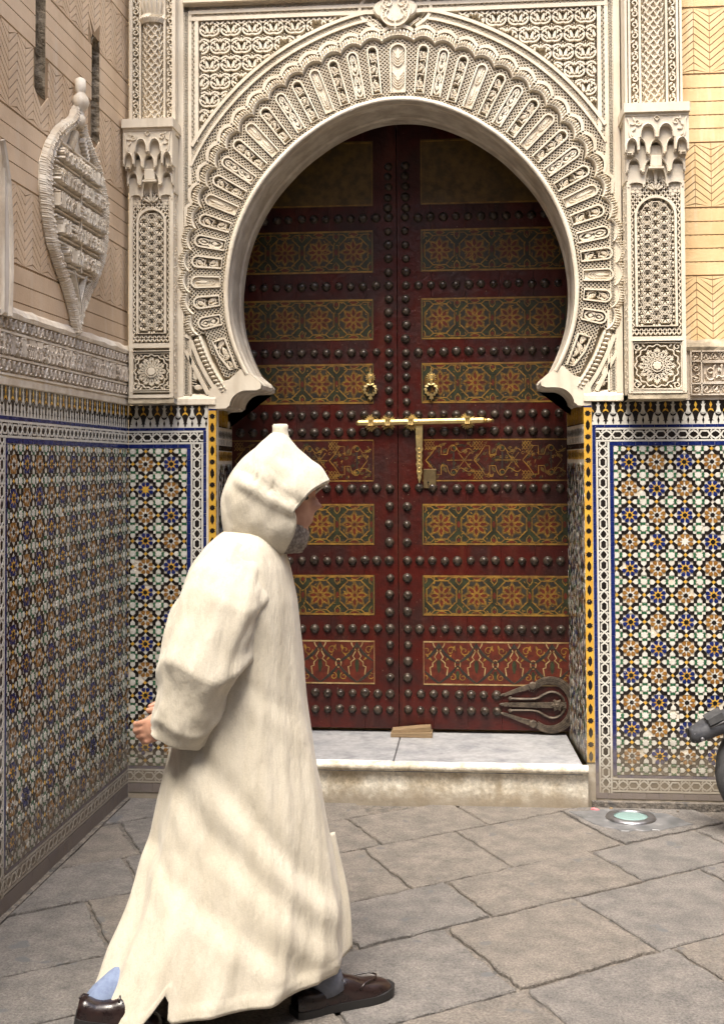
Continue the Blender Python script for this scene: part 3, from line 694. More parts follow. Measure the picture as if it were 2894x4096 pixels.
for (pm_, b, L, ux, uz, W, kind, p0, p1) in panels:
    F = lambda u, v, h: Fp(b[0]+ux*v+uz*u, b[1]+uz*v-ux*u, h)
    s = MB(); s.ribbon(outline(L, W, 8, .004), .0085, HG, .003, F, closed=True)
    Wi = W-.026; Li = L-.03
    if kind == 'leaf':
        s.prism(outline(L, W, 8, .010), HG, -.010, F)
        n_ = max(1, round(Li/.11)); hh = Li/n_
        for q in range(n_):
            y0 = .016+q*hh; sg = 1 if q % 2 else 1
            s.prism(drop(0, y0+hh*.66, hh*.55, Wi*.5, PI/2), -.012, -.002, F, 0, ch=.004)
            for e in range(5):
                for m_ in (-1, 1):
                    s.ribbon(bez((0, y0+hh*.10+e*hh*.12), (m_*Wi*.2, y0+hh*.12+e*hh*.13), (m_*Wi*.36, y0+hh*.24+e*hh*.13), (m_*Wi*.47, y0+hh*.36+e*hh*.12), 5), .0045, -.012, -.004, F)
    elif kind == 'pine':
        n_ = max(1, round(Li/.062)); hh = Li/n_
        for q in range(n_):
            m_ = -1 if q % 2 else 1; pine(s, m_*Wi*.10, .018+(q+.5)*hh, min(hh, Wi*1.1)*.78, F, m_)
            s.prism(leaf(-m_*Wi*.36, .018+(q+.35)*hh, hh*.5, .008, PI/2+.3*m_), HG, -.005, F)
            s.ribbon(bez((m_*Wi*.45, .018+q*hh), (m_*Wi*.5, .018+(q+.3)*hh), (0, .018+(q+.05)*hh), (-m_*Wi*.42, .018+(q+.1)*hh), 5), .004, HG, -.005, F)
    else:
        n_ = max(1, round(Li/.105)); hh = Li/n_
        for q in range(n_):
            y0 = .015+q*hh
            for m_ in (-1, 1):
                s.ribbon(bez((0, y0), (m_*Wi*.75, y0+hh*.18), (m_*Wi*.45, y0+hh*.42), (0, y0+hh*.56), 8), .0078, HG, -.003, F)
                s.ribbon(bez((0, y0+hh*.50), (m_*Wi*.55, y0+hh*.62), (m_*Wi*.45, y0+hh*.85), (0, y0+hh*.97), 8), .0075, HG, -.003, F)
                s.prism(leaf(m_*Wi*.36, y0+hh*.10, hh*.24, .010, PI/2-.5*m_), HG, -.004, F)
                s.prism(leaf(m_*Wi*.34, y0+hh*.50, hh*.30, .011, PI/2+.45*m_), HG, -.004, F)
                s.prism(leaf(m_*Wi*.14, y0+hh*.30, hh*.2, .008, PI/2-.3*m_), HG, -.004, F)
            s.prism(leaf(0, y0+hh*.30, hh*.26, .012, PI/2), HG, -.003, F); s.prism(leaf(0, y0+hh*.75, hh*.22, .010, PI/2), HG, -.003, F)
    if kind != 'leaf':
        r5 = random.Random(int(pm_*10))
        for q in range(int(L*150)):
            u_, v_ = r5.uniform(-Wi*.5, Wi*.5), r5.uniform(.014, L-.02)
            s.prism(leaf(u_, v_, .013, .0048, r5.uniform(0, 3)), HG, -.012, F)
    s.build('carved_panel', 'stucco', portal)
# long panels at the foot of the arch
longp = []
for sg in (-1, 1):
    Q = [pol(sg*107.5, rA(107)+.045), pol(sg*107.5, .945), pol(sg*112, .938), pol(sg*117.0, rA(117)+.075), pol(sg*117.6, rA(117)+.045)]
    s = MB(); s.ribbon(Q, .009, HG, .003, Fp, closed=True); longp.append(Q)
    a = (lerp(Q[0][0], Q[1][0], .5), lerp(Q[0][1], Q[1][1], .5)); b = (lerp(Q[3][0], Q[4][0], .5), lerp(Q[3][1], Q[4][1], .5))
    for q in range(4):
        t = (q+.6)/4.4; pine(s, lerp(a[0], b[0], t), lerp(a[1], b[1], t), .042-.006*q, Fp, 1 if q % 2 else -1)
    s.build('carved_panel', 'stucco', portal)
# lattice between the panels
s = MB()
def vt(u, v):
    r_ = v; p = u
    if r_ < rA(p)+.026: return False
    if abs(p) > 104.4:
        x, z = pol(p, r_)
        if abs(p) > 119 or r_ > rcusp(p)-.05*0-.012 - max(0, (abs(p)-104.4))*.0022: return False
        return not any(inside(Q, x, z) for Q in longp)
    for k in range(NL):
        if cusps[k][0] <= p <= cusps[k+1][0]:
            t = (p-cusps[k][0])/(cusps[k+1][0]-cusps[k][0])
            if r_ > lerp(cusps[k][1], cusps[k+1][1], t)+.026*math.sin(PI*t)**.72+.001: return False
            break
    x, z = pol(p, r_)
    for (pm_, b, L, ux, uz, W, kind, q0, q1) in panels:
        if q0-.1 <= p <= q1+.1:
            dx, dz = x-b[0], z-b[1]; v_ = dx*ux+dz*uz; u_ = dx*uz-dz*ux
            if abs(u_) < W/2-.002 and 0 < v_ < L-W/2: return False
            if v_ >= L-W/2 and math.hypot(u_, v_-(L-W/2)) < W/2-.002: return False
    return True
lattice(s, vt, -121, 121, .83, 1.18, 1.12, .0185, .0044, HG, -.005, lambda u, v, h: Fp(*pol(u, v), h))
s.build('panel_lattice', 'stucco', portal, kind='stuff')
# rectangular frame
s = MB()
for (u0, u1, v0, v1) in ((XL-.03, XL, 1.93, 4.6), (XR, XR+.03, 1.93, 4.6)): s.prism([(u0, v0), (u1, v0), (u1, v1), (u0, v1)], HG, .004, Fp)
s.prism([(XL, ZT), (XR, ZT), (XR, 4.6), (XL, 4.6)], HG, .002, Fp); s.prism([(XL, ZT+.008), (XR, ZT+.008), (XR, ZT+.028), (XL, ZT+.028)], 0, .03, Fp, ch=.004)
def vert(x, w_, z0, z1, h=.002): s.prism([(x-w_/2, z0), (x+w_/2, z0), (x+w_/2, z1), (x-w_/2, z1)], HG, h, Fp)
zl = 2.96
for (xa, sg) in ((XL, 1), (XR, -1)):
    vert(xa+sg*.032, .016, zl, ZT-.026); vert(xa+sg*.064, .018, 3.17, ZT-.058)
    G = lambda u, t, h: Fp(xa+sg*(.002+t), 1.94+u, h)
    braid(s, ZT-1.94, .021, G, .0255, 2, .0054, HG, -.003)
    for q in range(28):
        z = 3.08+q*.0255
        for dd, o in ((.0435, 0), (.0505, .0127)):
            if z+o < ZT-.05: s.ribbon([(xa+sg*dd, z+o-.009), (xa+sg*dd+.003, z+o), (xa+sg*dd, z+o+.009), (xa+sg*dd-.003, z+o)], .003, HG, -.003, Fp, closed=True)
for (x0, x1) in ((XL+.024, -.47), (-.275, XR-.024)):
    for (z, w_) in ((ZT-.032, .016), (ZT-.064, .018)): s.prism([(x0, z-w_/2), (x1, z-w_/2), (x1, z+w_/2), (x0, z+w_/2)], HG, .0034, Fp)
    for q in range(int((x1-x0)/.0255)):
        x = x0+.02+q*.0255
        for dd, o in ((.0445, 0), (.0515, .0127)): s.ribbon([(x+o-.009, ZT-dd), (x+o, ZT-dd+.003), (x+o+.009, ZT-dd), (x+o, ZT-dd-.003)], .003, HG, -.003, Fp, closed=True)
G = lambda u, t, h: Fp(XL+u, ZT-.022+t, h)
braid(s, XR-XL, .021, G, .0255, 2, .0054, HG, -.003)
s.build('frame_bands', 'stucco', portal)
# spandrel fill: rows of paired palmettes
for sg in (-1, 1):
    s = MB(); W, H = .105, .0865; bx = (XL+.075) if sg < 0 else (XR-.075)
    def okf(x, z):
        if not (XL+.078 < x < XR-.078 and z < ZT-.078): return False
        dx, dz = x-CX, z-CZ; p = math.degrees(math.atan2(dx, dz)); return math.hypot(dx, dz) > rcusp(p)+.185 and abs(p) > 7
    for j in range(11):
        for i in range(-1, 11):
            x = bx-sg*((i+.5)*W+(W/2 if j % 2 else 0)); z = ZT-.11-j*H
            def rib(P, w_, h=-.003):
                run = []
                for q in P:
                    if okf(x+q[0], z+q[1]): run.append((x+q[0], z+q[1]))
                    else:
                        if len(run) > 1: s.ribbon(run, w_, HG, h, Fp)
                        run = []
                if len(run) > 1: s.ribbon(run, w_, HG, h, Fp)
            def pri(P, h=-.003, ch=.002):
                if all(okf(x+a, z+b) for a, b in P): s.prism([(x+a, z+b) for a, b in P], HG, h, Fp, 0, ch=ch)
            for m_ in (-1, 1):
                pri(drop(m_*.0130, -.006, .040, .021, PI/2-.25*m_)); 
                rib(bez((m_*.001, -.034), (m_*.03, -.046), (m_*.056, -.02), (m_*.044, .004), 8), .0082)
                rib(spiral(m_*.033, .004, .0115, .007, -.5 if m_ > 0 else PI+.5, (-.5+m_*4.3) if m_ > 0 else PI+.5-4.3, 9), .0062)
                rib(bez((m_*.004, .018), (m_*.016, .040), (m_*.034, .036), (m_*.050, .018), 6), .0078)
                for (dx, dz) in ((.027, .020), (.037, .015), (.017, .026), (.030, -.014), (.040, -.008), (.022, -.022)): pri(circ(m_*dx, dz, .0055, 6), -.004, .001)
                for (dx, dz) in ((.010, .042), (.020, .046), (.029, .045), (.040, .034), (.047, .030), (.010, -.043)): pri(circ(m_*dx, dz, .003, 4), -.010, 0)
            pri(leaf(0, .028, .02, .009, PI/2)); pri(circ(0, -.024, .005, 6)); pri(circ(0, .048, .0034, 4), -.01, 0)
    s.build('spandrel_carving', 'stucco', portal, kind='stuff')
# keystone boss
s = MB(); kz = 3.785
P = [(CX-.012+.092*math.cos(a)*(1+.16*math.cos(4*a)), kz+.092*math.sin(a)*(1.0+.16*math.cos(4*a))) for a in [2*PI*k/48 for k in range(48)]]
s.prism(P, HG, .012, Fp, 0, ch=.008)
for m_ in (-1, 1):
    o = CX-.012
    s.ribbon(spiral(o+m_*.034, kz+.025, .030, .006, -PI/2 if m_ > 0 else -PI/2, -PI/2+m_*9, 22), .006, .008, .019, Fp)
    s.ribbon(bez((o+m_*.004, kz-.085), (o+m_*.05, kz-.085), (o+m_*.085, kz-.03), (o+m_*.07, kz+.02), 10), .007, .008, .019, Fp)
    s.ribbon(bez((o+m_*.004, kz-.06), (o+m_*.03, kz-.06), (o+m_*.06, kz-.03), (o+m_*.03, kz-.005), 10), .006, .008, .019, Fp)
    s.prism(drop(o+m_*.018, kz-.045, .04, .018, PI/2), .006, .02, Fp, 0, ch=.004)
    for q in range(7): s.prism(circ(o+m_*(.05+.006*math.sin(q)), kz-.04+q*.012, .0035, 5), .006, .017, Fp)
    # twisted strands round the boss
    Pq = [(o+m_*.125*math.cos(a)*(1+.14*math.cos(4*a)), kz+.125*math.sin(a)*(1+.14*math.cos(4*a))) for a in [lerp(-1.05, 1.0, k/30) for k in range(31)]]
    for w_ in (-1, 1): s.ribbon([(x+w_*.008*math.sin(k*1.3)*math.cos(lerp(-1.05, 1., k/30)), z+w_*.008*math.sin(k*1.3)) for k, (x, z) in enumerate(Pq)], .0055, HG, -.002, Fp)
    s.ribbon([(o+(x-o)*1.2, kz+(z-kz)*1.2) for x, z in Pq[5:-4]], .016, HG, .002, Fp)
s.build('keystone_boss', 'stucco', portal)
# weathered bottom ledge of the stucco on both sides
for (u0, u1) in ((XL-.03, XJL), (XJR, XR+.03)):
    s = MB(); n_ = 16
    s.grid(n_, 5, lambda i, j: Fp(lerp(u0, u1, i/(n_-1)), (1.885, 1.892, 1.918, 1.93, 1.945)[j]+.004*noise.noise((i, j, 2)), (-.01, .012, .010, .002, -.02)[j]+.003*noise.noise((i*.7, j, 7))))
    s.build('ledge', 'stucco', portal)

# ------------------------------------------------------------------ pilasters
def muq(w_, kinds):
    """lower edge of a muqarnas tier from (width share, arch rise, springing height)"""
    P = []; x = -w_/2
    for (sh, rise, zb) in kinds:
        w1 = sh*w_; P.append((x, zb-.010)); P.append((x+w1*.09, zb-.010))
        for k in range(11):
            a = PI*k/10; P.append((x+w1*.5-w1*.41*math.cos(a), zb+rise*math.sin(a)))
        P.append((x+w1*.91, zb-.010)); P.append((x+w1, zb-.0101)); x += w1
    return P
def pilaster(cx, w_, d, label, ringed, extra):
    t = thing('pilaster', label, 'pilaster', (cx, -d, 1.9), 'pilasters beside the arch')
    k = (5.8-d)/5.8; Z = lambda z: 1.6+(z-1.6)*k
    F = lambda u, v, h: (u, -h, Z(v)-1.9)
    hw = w_/2
    # core block back to the wall
    s = MB(); s.prism([(-hw, 1.925), (hw, 1.925), (hw, 2.86), (-hw, 2.86)], -d-.02, -.046, F); s.prism([(-hw, 2.86), (hw, 2.86), (hw, 4.6), (-hw, 4.6)], -d-.02, -.05, F); s.build('core', 'stucco', t)
    # stiles and rails
    s = MB()
    for sg in (-1, 1):
        s.prism([(sg*hw, 1.925), (sg*(hw-.018), 1.925), (sg*(hw-.018), 2.92), (sg*hw, 2.92)], -.04, 0, F, ch=.002)
    s.prism([(-hw+.018, 2.170), (hw-.018, 2.170), (hw-.018, 2.192), (-hw+.018, 2.192)], -.04, -.001, F); s.prism([(-hw+.018, 1.926), (hw-.018, 1.926), (hw-.018, 1.942), (-hw+.018, 1.942)], -.04, .002, F)
    # side face pitting
    for sg in (-1, 1):
        Fs = lambda u, v, h: (sg*(hw+h), u, Z(v)-1.9); r_ = random.Random(4)
        for q in range(150): s.prism(circ(r_.uniform(.02, d-.02), r_.uniform(1.95, 3.2), .005, 5), -.002, .0035, Fs)
    s.build('stile', 'stucco', t)
    # niche: lattice ground, arched border, star field
    nb, ntp = 2.20, 2.90; bw = hw-.018; s = MB(); iw = bw-.016; za = 2.856
    def arch(off, n=16):
        r_ = iw-off; return [(-r_, nb+.035+off), (r_, nb+.035+off)]+[(r_*math.cos(PI*q/n), za-iw+r_*math.sin(PI*q/n)) for q in range(n+1)]
    s.ribbon(arch(.006), .012, -.046, -.002, F, closed=True); s.build('niche_border', 'stucco', t)
    s = MB(); Pq = arch(-.002)
    lattice(s, lambda u, v: abs(u) < bw and nb < v < ntp+.05 and not inside(Pq, u, v), -bw, bw, nb, ntp+.05, .021, .031, .0056, -.046, -.008, F)
    s.build('niche_lattice', 'stucco', t, kind='stuff')
    s = MB(); Pi = arch(.012); px, pz = .0385, .0425
    for i in range(-4, 5):
        for j in range(0, 17):
            x = i*px; z = nb+.055+j*pz+(pz/2 if i % 2 else 0)
            if not inside(Pi, x, z): continue
            fl_ = (j+(i//2)) % 3
            for q in range(6):
                a = q*PI/3+PI/6
                if fl_ != 1: s.prism([(x+.0135*math.cos(a)+r1*math.cos(a+o), z+.0135*math.sin(a)+r1*math.sin(a+o)) for r1, o in ((-.008, 0), (.0062, -1.15), (.0062, 0), (.0062, 1.15))], -.046, -.012, F)
                else: s.ribbon([(x+.006*math.cos(a), z+.006*math.sin(a)), (x+.019*math.cos(a), z+.019*math.sin(a))], .0042, -.046, -.012, F)
            if fl_ == 1: s.ribbon(star(x, z, .0135, .0075, 6), .0034, -.046, -.012, F, closed=True)
            for q in range(6):
                a = q*PI/3; b_ = a+PI/3; r1 = .0215
                p, q2 = (x+r1*math.cos(a), z+r1*math.sin(a)), (x+r1*math.cos(b_), z+r1*math.sin(b_))
                if inside(Pi, *p) and inside(Pi, *q2): s.ribbon([p, q2], .0036, -.046, -.006, F)
            for q in (0, 1):
                a = q*PI; s.prism(circ(x+.0255*math.cos(a), z, .0028, 3, a), -.03, -.010, F)
    s.build('star_field', 'stucco', t, kind='stuff')
    # square rosette panel
    s = MB(); rc = 2.055; q_ = min(hw-.014, .112)
    for e, h in ((q_+.006, .002), (q_-.004, -.004)): s.ribbon([(-e, rc-e), (e, rc-e), (e, rc+e), (-e, rc+e)], .005, -.046, h, F, closed=True)
    rr_ = q_*.86
    s.ribbon([(rr_*(1+.045*math.cos(16*a))*math.cos(a), rc+rr_*(1+.045*math.cos(16*a))*math.sin(a)) for a in [2*PI*k2/96 for k2 in range(96)]], .005, -.046, -.006, F, closed=True)
    for step, ra, w2 in ((4, .88, .0046), (5, .84, .0042)):
        for kk in range(12):
            a, b_ = 2*PI*kk/12, 2*PI*(kk+step)/12
            s.ribbon([(rr_*ra*math.cos(a), rc+rr_*ra*math.sin(a)), (rr_*ra*math.cos(b_), rc+rr_*ra*math.sin(b_))], w2, -.046, -.007-.001*step, F)
    for kk in range(24):
        a = 2*PI*(kk+.5)/24; s.prism(leaf(rr_*.74*math.cos(a), rc+rr_*.74*math.sin(a), .016, .0055, a+.4*(-1)**kk), -.046, -.010, F)
    s.prism(star(0, rc, .022, .0185, 8), -.046, -.003, F, 0, ch=.003); s.ribbon(circ(0, rc, .027, 16), .005, -.046, -.006, F, closed=True)
    for sx in (-1, 1):
        for sz in (-1, 1):
            s.ribbon(spiral(sx*q_*.80, rc+sz*q_*.80, .019, .004, 0, sx*sz*8, 14), .0045, -.046, -.008, F)
            for q in range(3): s.prism(leaf(sx*q_*(.55+.14*q), rc+sz*q_*(.86-.13*q), .022, .008, .8*sx*sz+q), -.046, -.010, F)
    s.build('rosette_panel', 'stucco', t)
    # foot ledge
    s = MB(); n_ = 12
    s.grid(n_, 5, lambda i, j: (lerp(-hw-.004, hw+.004, i/(n_-1)), (-.0, .004, -.0, d*.6, d)[j]*1.0-.004*noise.noise((i, j, 3)), Z((1.935, 1.926, 1.900, 1.896, 1.895)[j]+.004*noise.noise((i*.8, j, 1)))-1.9))
    s.build('foot_ledge', 'ledge', t)
    # capital: abacus and four stepped tiers
    cw = w_+.025; cp = t
    s = MB(); s.prism([(-cw/2-.006, 3.228), (cw/2+.006, 3.228), (cw/2+.006, 3.272), (-cw/2-.006, 3.272)], -d-.02, .078, F, 0, ch=.005); s.prism([(-cw/2, 3.214), (cw/2, 3.214), (cw/2, 3.228), (-cw/2, 3.228)], -d-.02, .066, F, 0)
    s.build('abacus', 'stucco', t)
    tiers = [(3.214, cw, .062, [(.22, .046, 3.058), (.28, .052, 3.118), (.28, .052, 3.118), (.22, .046, 3.058)]),
             (3.175, cw*.94, .040, [(.10, .0, 3.04), (.26, .056, 3.052), (.28, .056, 3.045), (.26, .056, 3.052), (.10, .0, 3.04)]),
             (3.085, cw*.93, .020, [(.26, .048, 2.972), (.48, .058, 2.966), (.26, .048, 2.972)]),
             (3.000, cw*.88, .004, [(.30, .012, 2.905), (.20, .062, 2.918), (.20, .062, 2.918), (.30, .012, 2.905)]),
             (2.935, cw*.86, -.010, [(.17, .0, 2.868), (.66, .074, 2.862), (.17, .0, 2.868)])]
    for ti, (zt, ww, h, kinds) in enumerate(tiers):
        s = MB(); low = muq(ww, kinds); s.prism(low+[(ww/2, zt), (-ww/2, zt)], -.044 if ti > 2 else h-.06, h, F)
        if ti in (0, 1, 2):
            s.ribbon([(x, z+.007) for x, z in low[1:-1]], .008, h-.004, h+.006, F, rnd=True)
        s.build('capital_tier', 'stucco', t)
    s = MB()
    s.prism([(-cw*.47, 2.93), (cw*.47, 2.93), (cw*.47, 3.21), (-cw*.47, 3.21)], -d-.02, -.012, F)
    for m_ in (-1, 1):       # carved spandrels of the capital
        s.ribbon(spiral(m_*cw*.30, 3.185, .018, .004, 0, m_*8, 12), .005, .06, .068, F)
        s.ribbon(bez((m_*cw*.46, 3.205), (m_*cw*.40, 3.17), (m_*cw*.48, 3.14), (m_*cw*.40, 3.11), 8), .006, .06, .069, F)
        for q in range(4): s.prism(leaf(m_*cw*(.36+.03*(q % 2)), 3.20-q*.024, .024, .009, 1.2*m_+q), .058, .068, F)
    s.ribbon([(0, 3.190), (.012, 3.203), (0, 3.215), (-.012, 3.203)], .004, .06, .069, F, closed=True)
    s.prism([(-.026, 2.985), (.026, 2.985), (.026, 3.035), (-.026, 3.035)], 0, .030, F, 0, ch=.003); s.prism([(-.034, 2.975), (.034, 2.975), (.034, 2.983), (-.034, 2.983)], 0, .034, F)
    for q in range(5): a = PI/2+(q-2)*.5; s.prism(drop(.024*math.cos(a), 2.876+.024*math.sin(a), .034, .014, a+PI), -.03, .002, F, 0, ch=.003)
    s.build('capital_carving', 'stucco', t)
    # upper shaft: diapered half column between scroll strips
    s = MB(); rc_ = .050; zc0, zc1 = 3.272, 4.3 if not ringed else 3.775
    Fc = lambda a, v, h: ((rc_+h)*math.sin(a), -(-.055+(rc_+h)*math.cos(a)), Z(v)-1.9)
    s.grid(17, 2, lambda i, j: Fc(lerp(-PI/2, PI/2, i/16), (zc0, zc1)[j], -.006))
    for sg in (-1, 1):
        for q in range(-14, 30):
            P = [(lerp(-PI/2, PI/2, e/12), zc0+q*.046+sg*lerp(-.115, .115, e/12)+.008*math.sin(e*PI*.83)) for e in range(13)]
            P = [p for p in P if zc0 <= p[1] <= zc1]
            if len(P) > 1:
                s2 = []
                for (a, v) in P: s2.append((a, v))
                # ribbon width is in metres along v, radians along u: build by hand
                vv, ff = [], []
                for (a, v) in s2: vv += [Fc(a, v-.0055, -.006), Fc(a, v-.004, .006), Fc(a, v+.004, .006), Fc(a, v+.0055, -.006)]
                for e in range(len(s2)-1):
                    for c_ in range(3): ff.append((e*4+c_, e*4+c_+1, e*4+c_+5, e*4+c_+4))
                s.add(vv, ff)
    s.build('shaft', 'stucco', t)
    if ringed:
        s = MB(); 
        for q in range(16):
            a0 = lerp(-PI/2, PI/2, q/16); s.tube([Fc(a0-.10, 3.772, .004), Fc(a0, 3.79, .014), Fc(a0+.12, 3.806, .004)], .011, 6)
        s.grid(13, 3, lambda i, j: Fc(lerp(-PI/2, PI/2, i/12), (3.80, 3.86, 4.0)[j], (.0, .012, .03)[j]))
        for q in range(9): a0 = lerp(-PI/2+.15, PI/2-.15, q/8); s.tube([Fc(a0, 3.81, .006), Fc(a0, 3.84, .014), Fc(a0, 3.88, .02)], .0065, 5)
        s.build('rope_ring', 'stucco', t)
    s = MB()
    for sg in (-1, 1):
        xs = sg*(rc_+.034)
        for e in (-.024, .024): s.prism([(xs+e-.005, 3.272), (xs+e+.005, 3.272), (xs+e+.005, 4.3), (xs+e-.005, 4.3)], -.05, -.018, F)
        for q in range(14):
            z = 3.30+q*.052; m_ = 1 if q % 2 else -1
            s.ribbon(spiral(xs, z+.012, .017, .004, -PI/2*m_, -PI/2*m_+m_*6.5, 12), .0058, -.05, -.024, F)
            s.prism(leaf(xs-m_*.006, z+.036, .026, .012, .7*m_), -.05, -.024, F, 0, ch=.003); s.prism(leaf(xs+m_*.009, z+.030, .018, .009, 1.9*m_), -.05, -.026, F)
    s.prism([(-hw, 3.272), (-hw+.010, 3.272), (-hw+.010, 4.3), (-hw, 4.3)], -.05, -.016, F); s.prism([(hw-.010, 3.272), (hw, 3.272), (hw, 4.3), (hw-.010, 4.3)], -.05, -.016, F)
    s.build('scroll_strip', 'stucco', t)
    return t
pilaster(-1.545, .215, .09, 'carved stucco pilaster in the corner, left of the arch', True, 0)
pilaster(.819, .258, .16, 'wider carved stucco pilaster right of the arch beside the ochre wall', False, 0)
# ------------------------------------------------------------------ scored plaster walls
def chevrons(s, F, u0, u1, v0, v1, hp, pitch, rise, gap, h, holes=()):
    n = int(math.ceil((u1-u0)/hp)); m_ = int((v1-v0)/pitch)+2
    for i in range(n):
        a, b = u0+i*hp, min(u0+(i+1)*hp, u1); up_ = i % 2 == 0
        for j in range(-2, m_+1):
            za, zb = (0, rise) if up_ else (rise, 0)
            P = [(a+gap*.25, v0+j*pitch+za), (b-gap*.25, v0+j*pitch+zb), (b-gap*.25, v0+(j+1)*pitch+zb-gap), (a+gap*.25, v0+(j+1)*pitch+za-gap)]
            P = [(x, min(max(z, v0+gap), v1-gap)) for x, z in P]
            if max(p[1] for p in P)-min(p[1] for p in P) < .004: continue
            cx = (a+b)/2; cz = sum(p[1] for p in P)/4; skip = False
            for (y0, y1, z0, z1) in holes:
                if y0-.004 < cx < y1+.004 and z0-.01 < cz < z1+.02: skip = True
                elif z0-.02 < cz < z1+.03:
                    if b > y0 > a: P = [(min(x, y0), z) for x, z in P]
                    if a < y1 < b: P = [(max(x, y1), z) for x, z in P]
            if skip or max(p[0] for p in P)-min(p[0] for p in P) < .004: continue
            s.prism(P, h-.006, h, F, 0, tilt=.006)
def courses(s, F, u0, u1, v0, v1, n, gap, h, holes=()):
    for k in range(n):
        za, zb = lerp(v0, v1, k/n)+gap/2, lerp(v0, v1, (k+1)/n)-gap/2; cuts = [(u0, u1)]
        for (y0, y1, z0, z1) in holes:
            if za < z1 and zb > z0:
                nc = []
                for (a, b) in cuts:
                    if y0 > a and y1 < b: nc += [(a, y0), (y1, b)]
                    else: nc.append((a, b))
                cuts = nc
        for (a, b) in cuts:
            m_ = max(2, int((b-a)/.012)); top = [(lerp(a, b, i/m_), zb-(.0022 if i % 2 else 0)) for i in range(m_+1)]
            s.prism([(a, za), (b, za)]+top[::-1], h-.006, h, F, 0)
holes = [(-1.272, -1.155, 3.04, 4.4), (-.582, -.462, 3.04, 3.515)]
s = MB(); hb = -.004
blocks = [(-3.2, -1.272, 1.9, 5.2), (-1.155, -.582, 1.9, 5.2), (-.462, .0, 1.9, 5.2), (-1.272, -1.155, 1.9, 3.04), (-1.272, -1.155, 4.4, 5.2), (-.582, -.462, 1.9, 3.04), (-.582, -.462, 3.515, 5.2)]
for (a, b, c, d) in blocks: s.prism([(a, c), (b, c), (b, d), (a, d)], -.30, hb, F2, 0, bottom=True)
s.build('wall_core', 'groove', hs)
s = MB()
for (z0, z1, k) in ((2.135, 2.34, 3), (2.645, 2.90, 4), (3.21, 3.46, 4), (3.77, 4.02, 4), (4.33, 4.58, 4)): courses(s, F2, -3.2, -.001, z0, z1, k, .0036, 0, holes)
for (z0, z1) in ((2.34, 2.645), (2.90, 3.21), (3.46, 3.77), (4.02, 4.33)): chevrons(s, F2, -3.2, -.001, z0, z1, .083, .0345, .062, .0062, 0, holes)
courses(s, F2, -3.2, -.001, 4.58, 5.2, 8, .004, 0)
s.build('scored_plaster', 'plasterL', hs, kind='stuff')
for (y0, y1, z0, z1) in holes:      # rough slit openings with broken ledges
    s = MB(); n_ = 40
    for side, yy in ((1, y0), (-1, y1)):
        s.grid(n_, 7, lambda i, j: (lerp(-.002, -.24, j/6), yy+side*(.004+.010*j/6+.012*noise.noise((i*.5, j*.9, yy*5))), lerp(z0, z1, i/(n_-1))))
    s.grid(7, 7, lambda i, j: (lerp(-.001, -.24, j/6), lerp(y0, y1, i/6), z0+.05*j/6+.012*noise.noise((i, j, 3))))
    s.grid(n_, 7, lambda i, j: (-.11+.03*noise.noise((i*.6, j*.7, 8)), lerp(y0-.01, y1+.01, j/6), lerp(z0-.02, z1+.02, i/(n_-1))))
    for zz in (z0+(z1-z0)*(.22 if z1 > 4 else .62), z0+(z1-z0)*(.3 if z1 > 4 else .83)): s.box(-.13, -.035, y0, y1, zz, zz+.022)
    if z1 < 4:
        s.grid(9, 5, lambda i, j: (lerp(-.001, -.2, j/4), lerp(y0, y1, i/8), z1-.05*abs(i/4-1)**2))
    s.build('slit_window', 'rough', hs)
# grey plaster arch edge entering at the far left
s = MB(); P = [(-1.66, 2.13), (-1.585, 2.13), (-1.575, 2.30), (-1.58, 2.45), (-1.60, 2.60), (-1.63, 2.68), (-1.66, 2.74)]
s.prism(P, 0, .035, F2, 0, ch=.01); s.ribbon([(y-.03, z) for y, z in P[1:]], .02, .03, .048, F2, rnd=True); s.build('arch_moulding', 'frieze', hs)

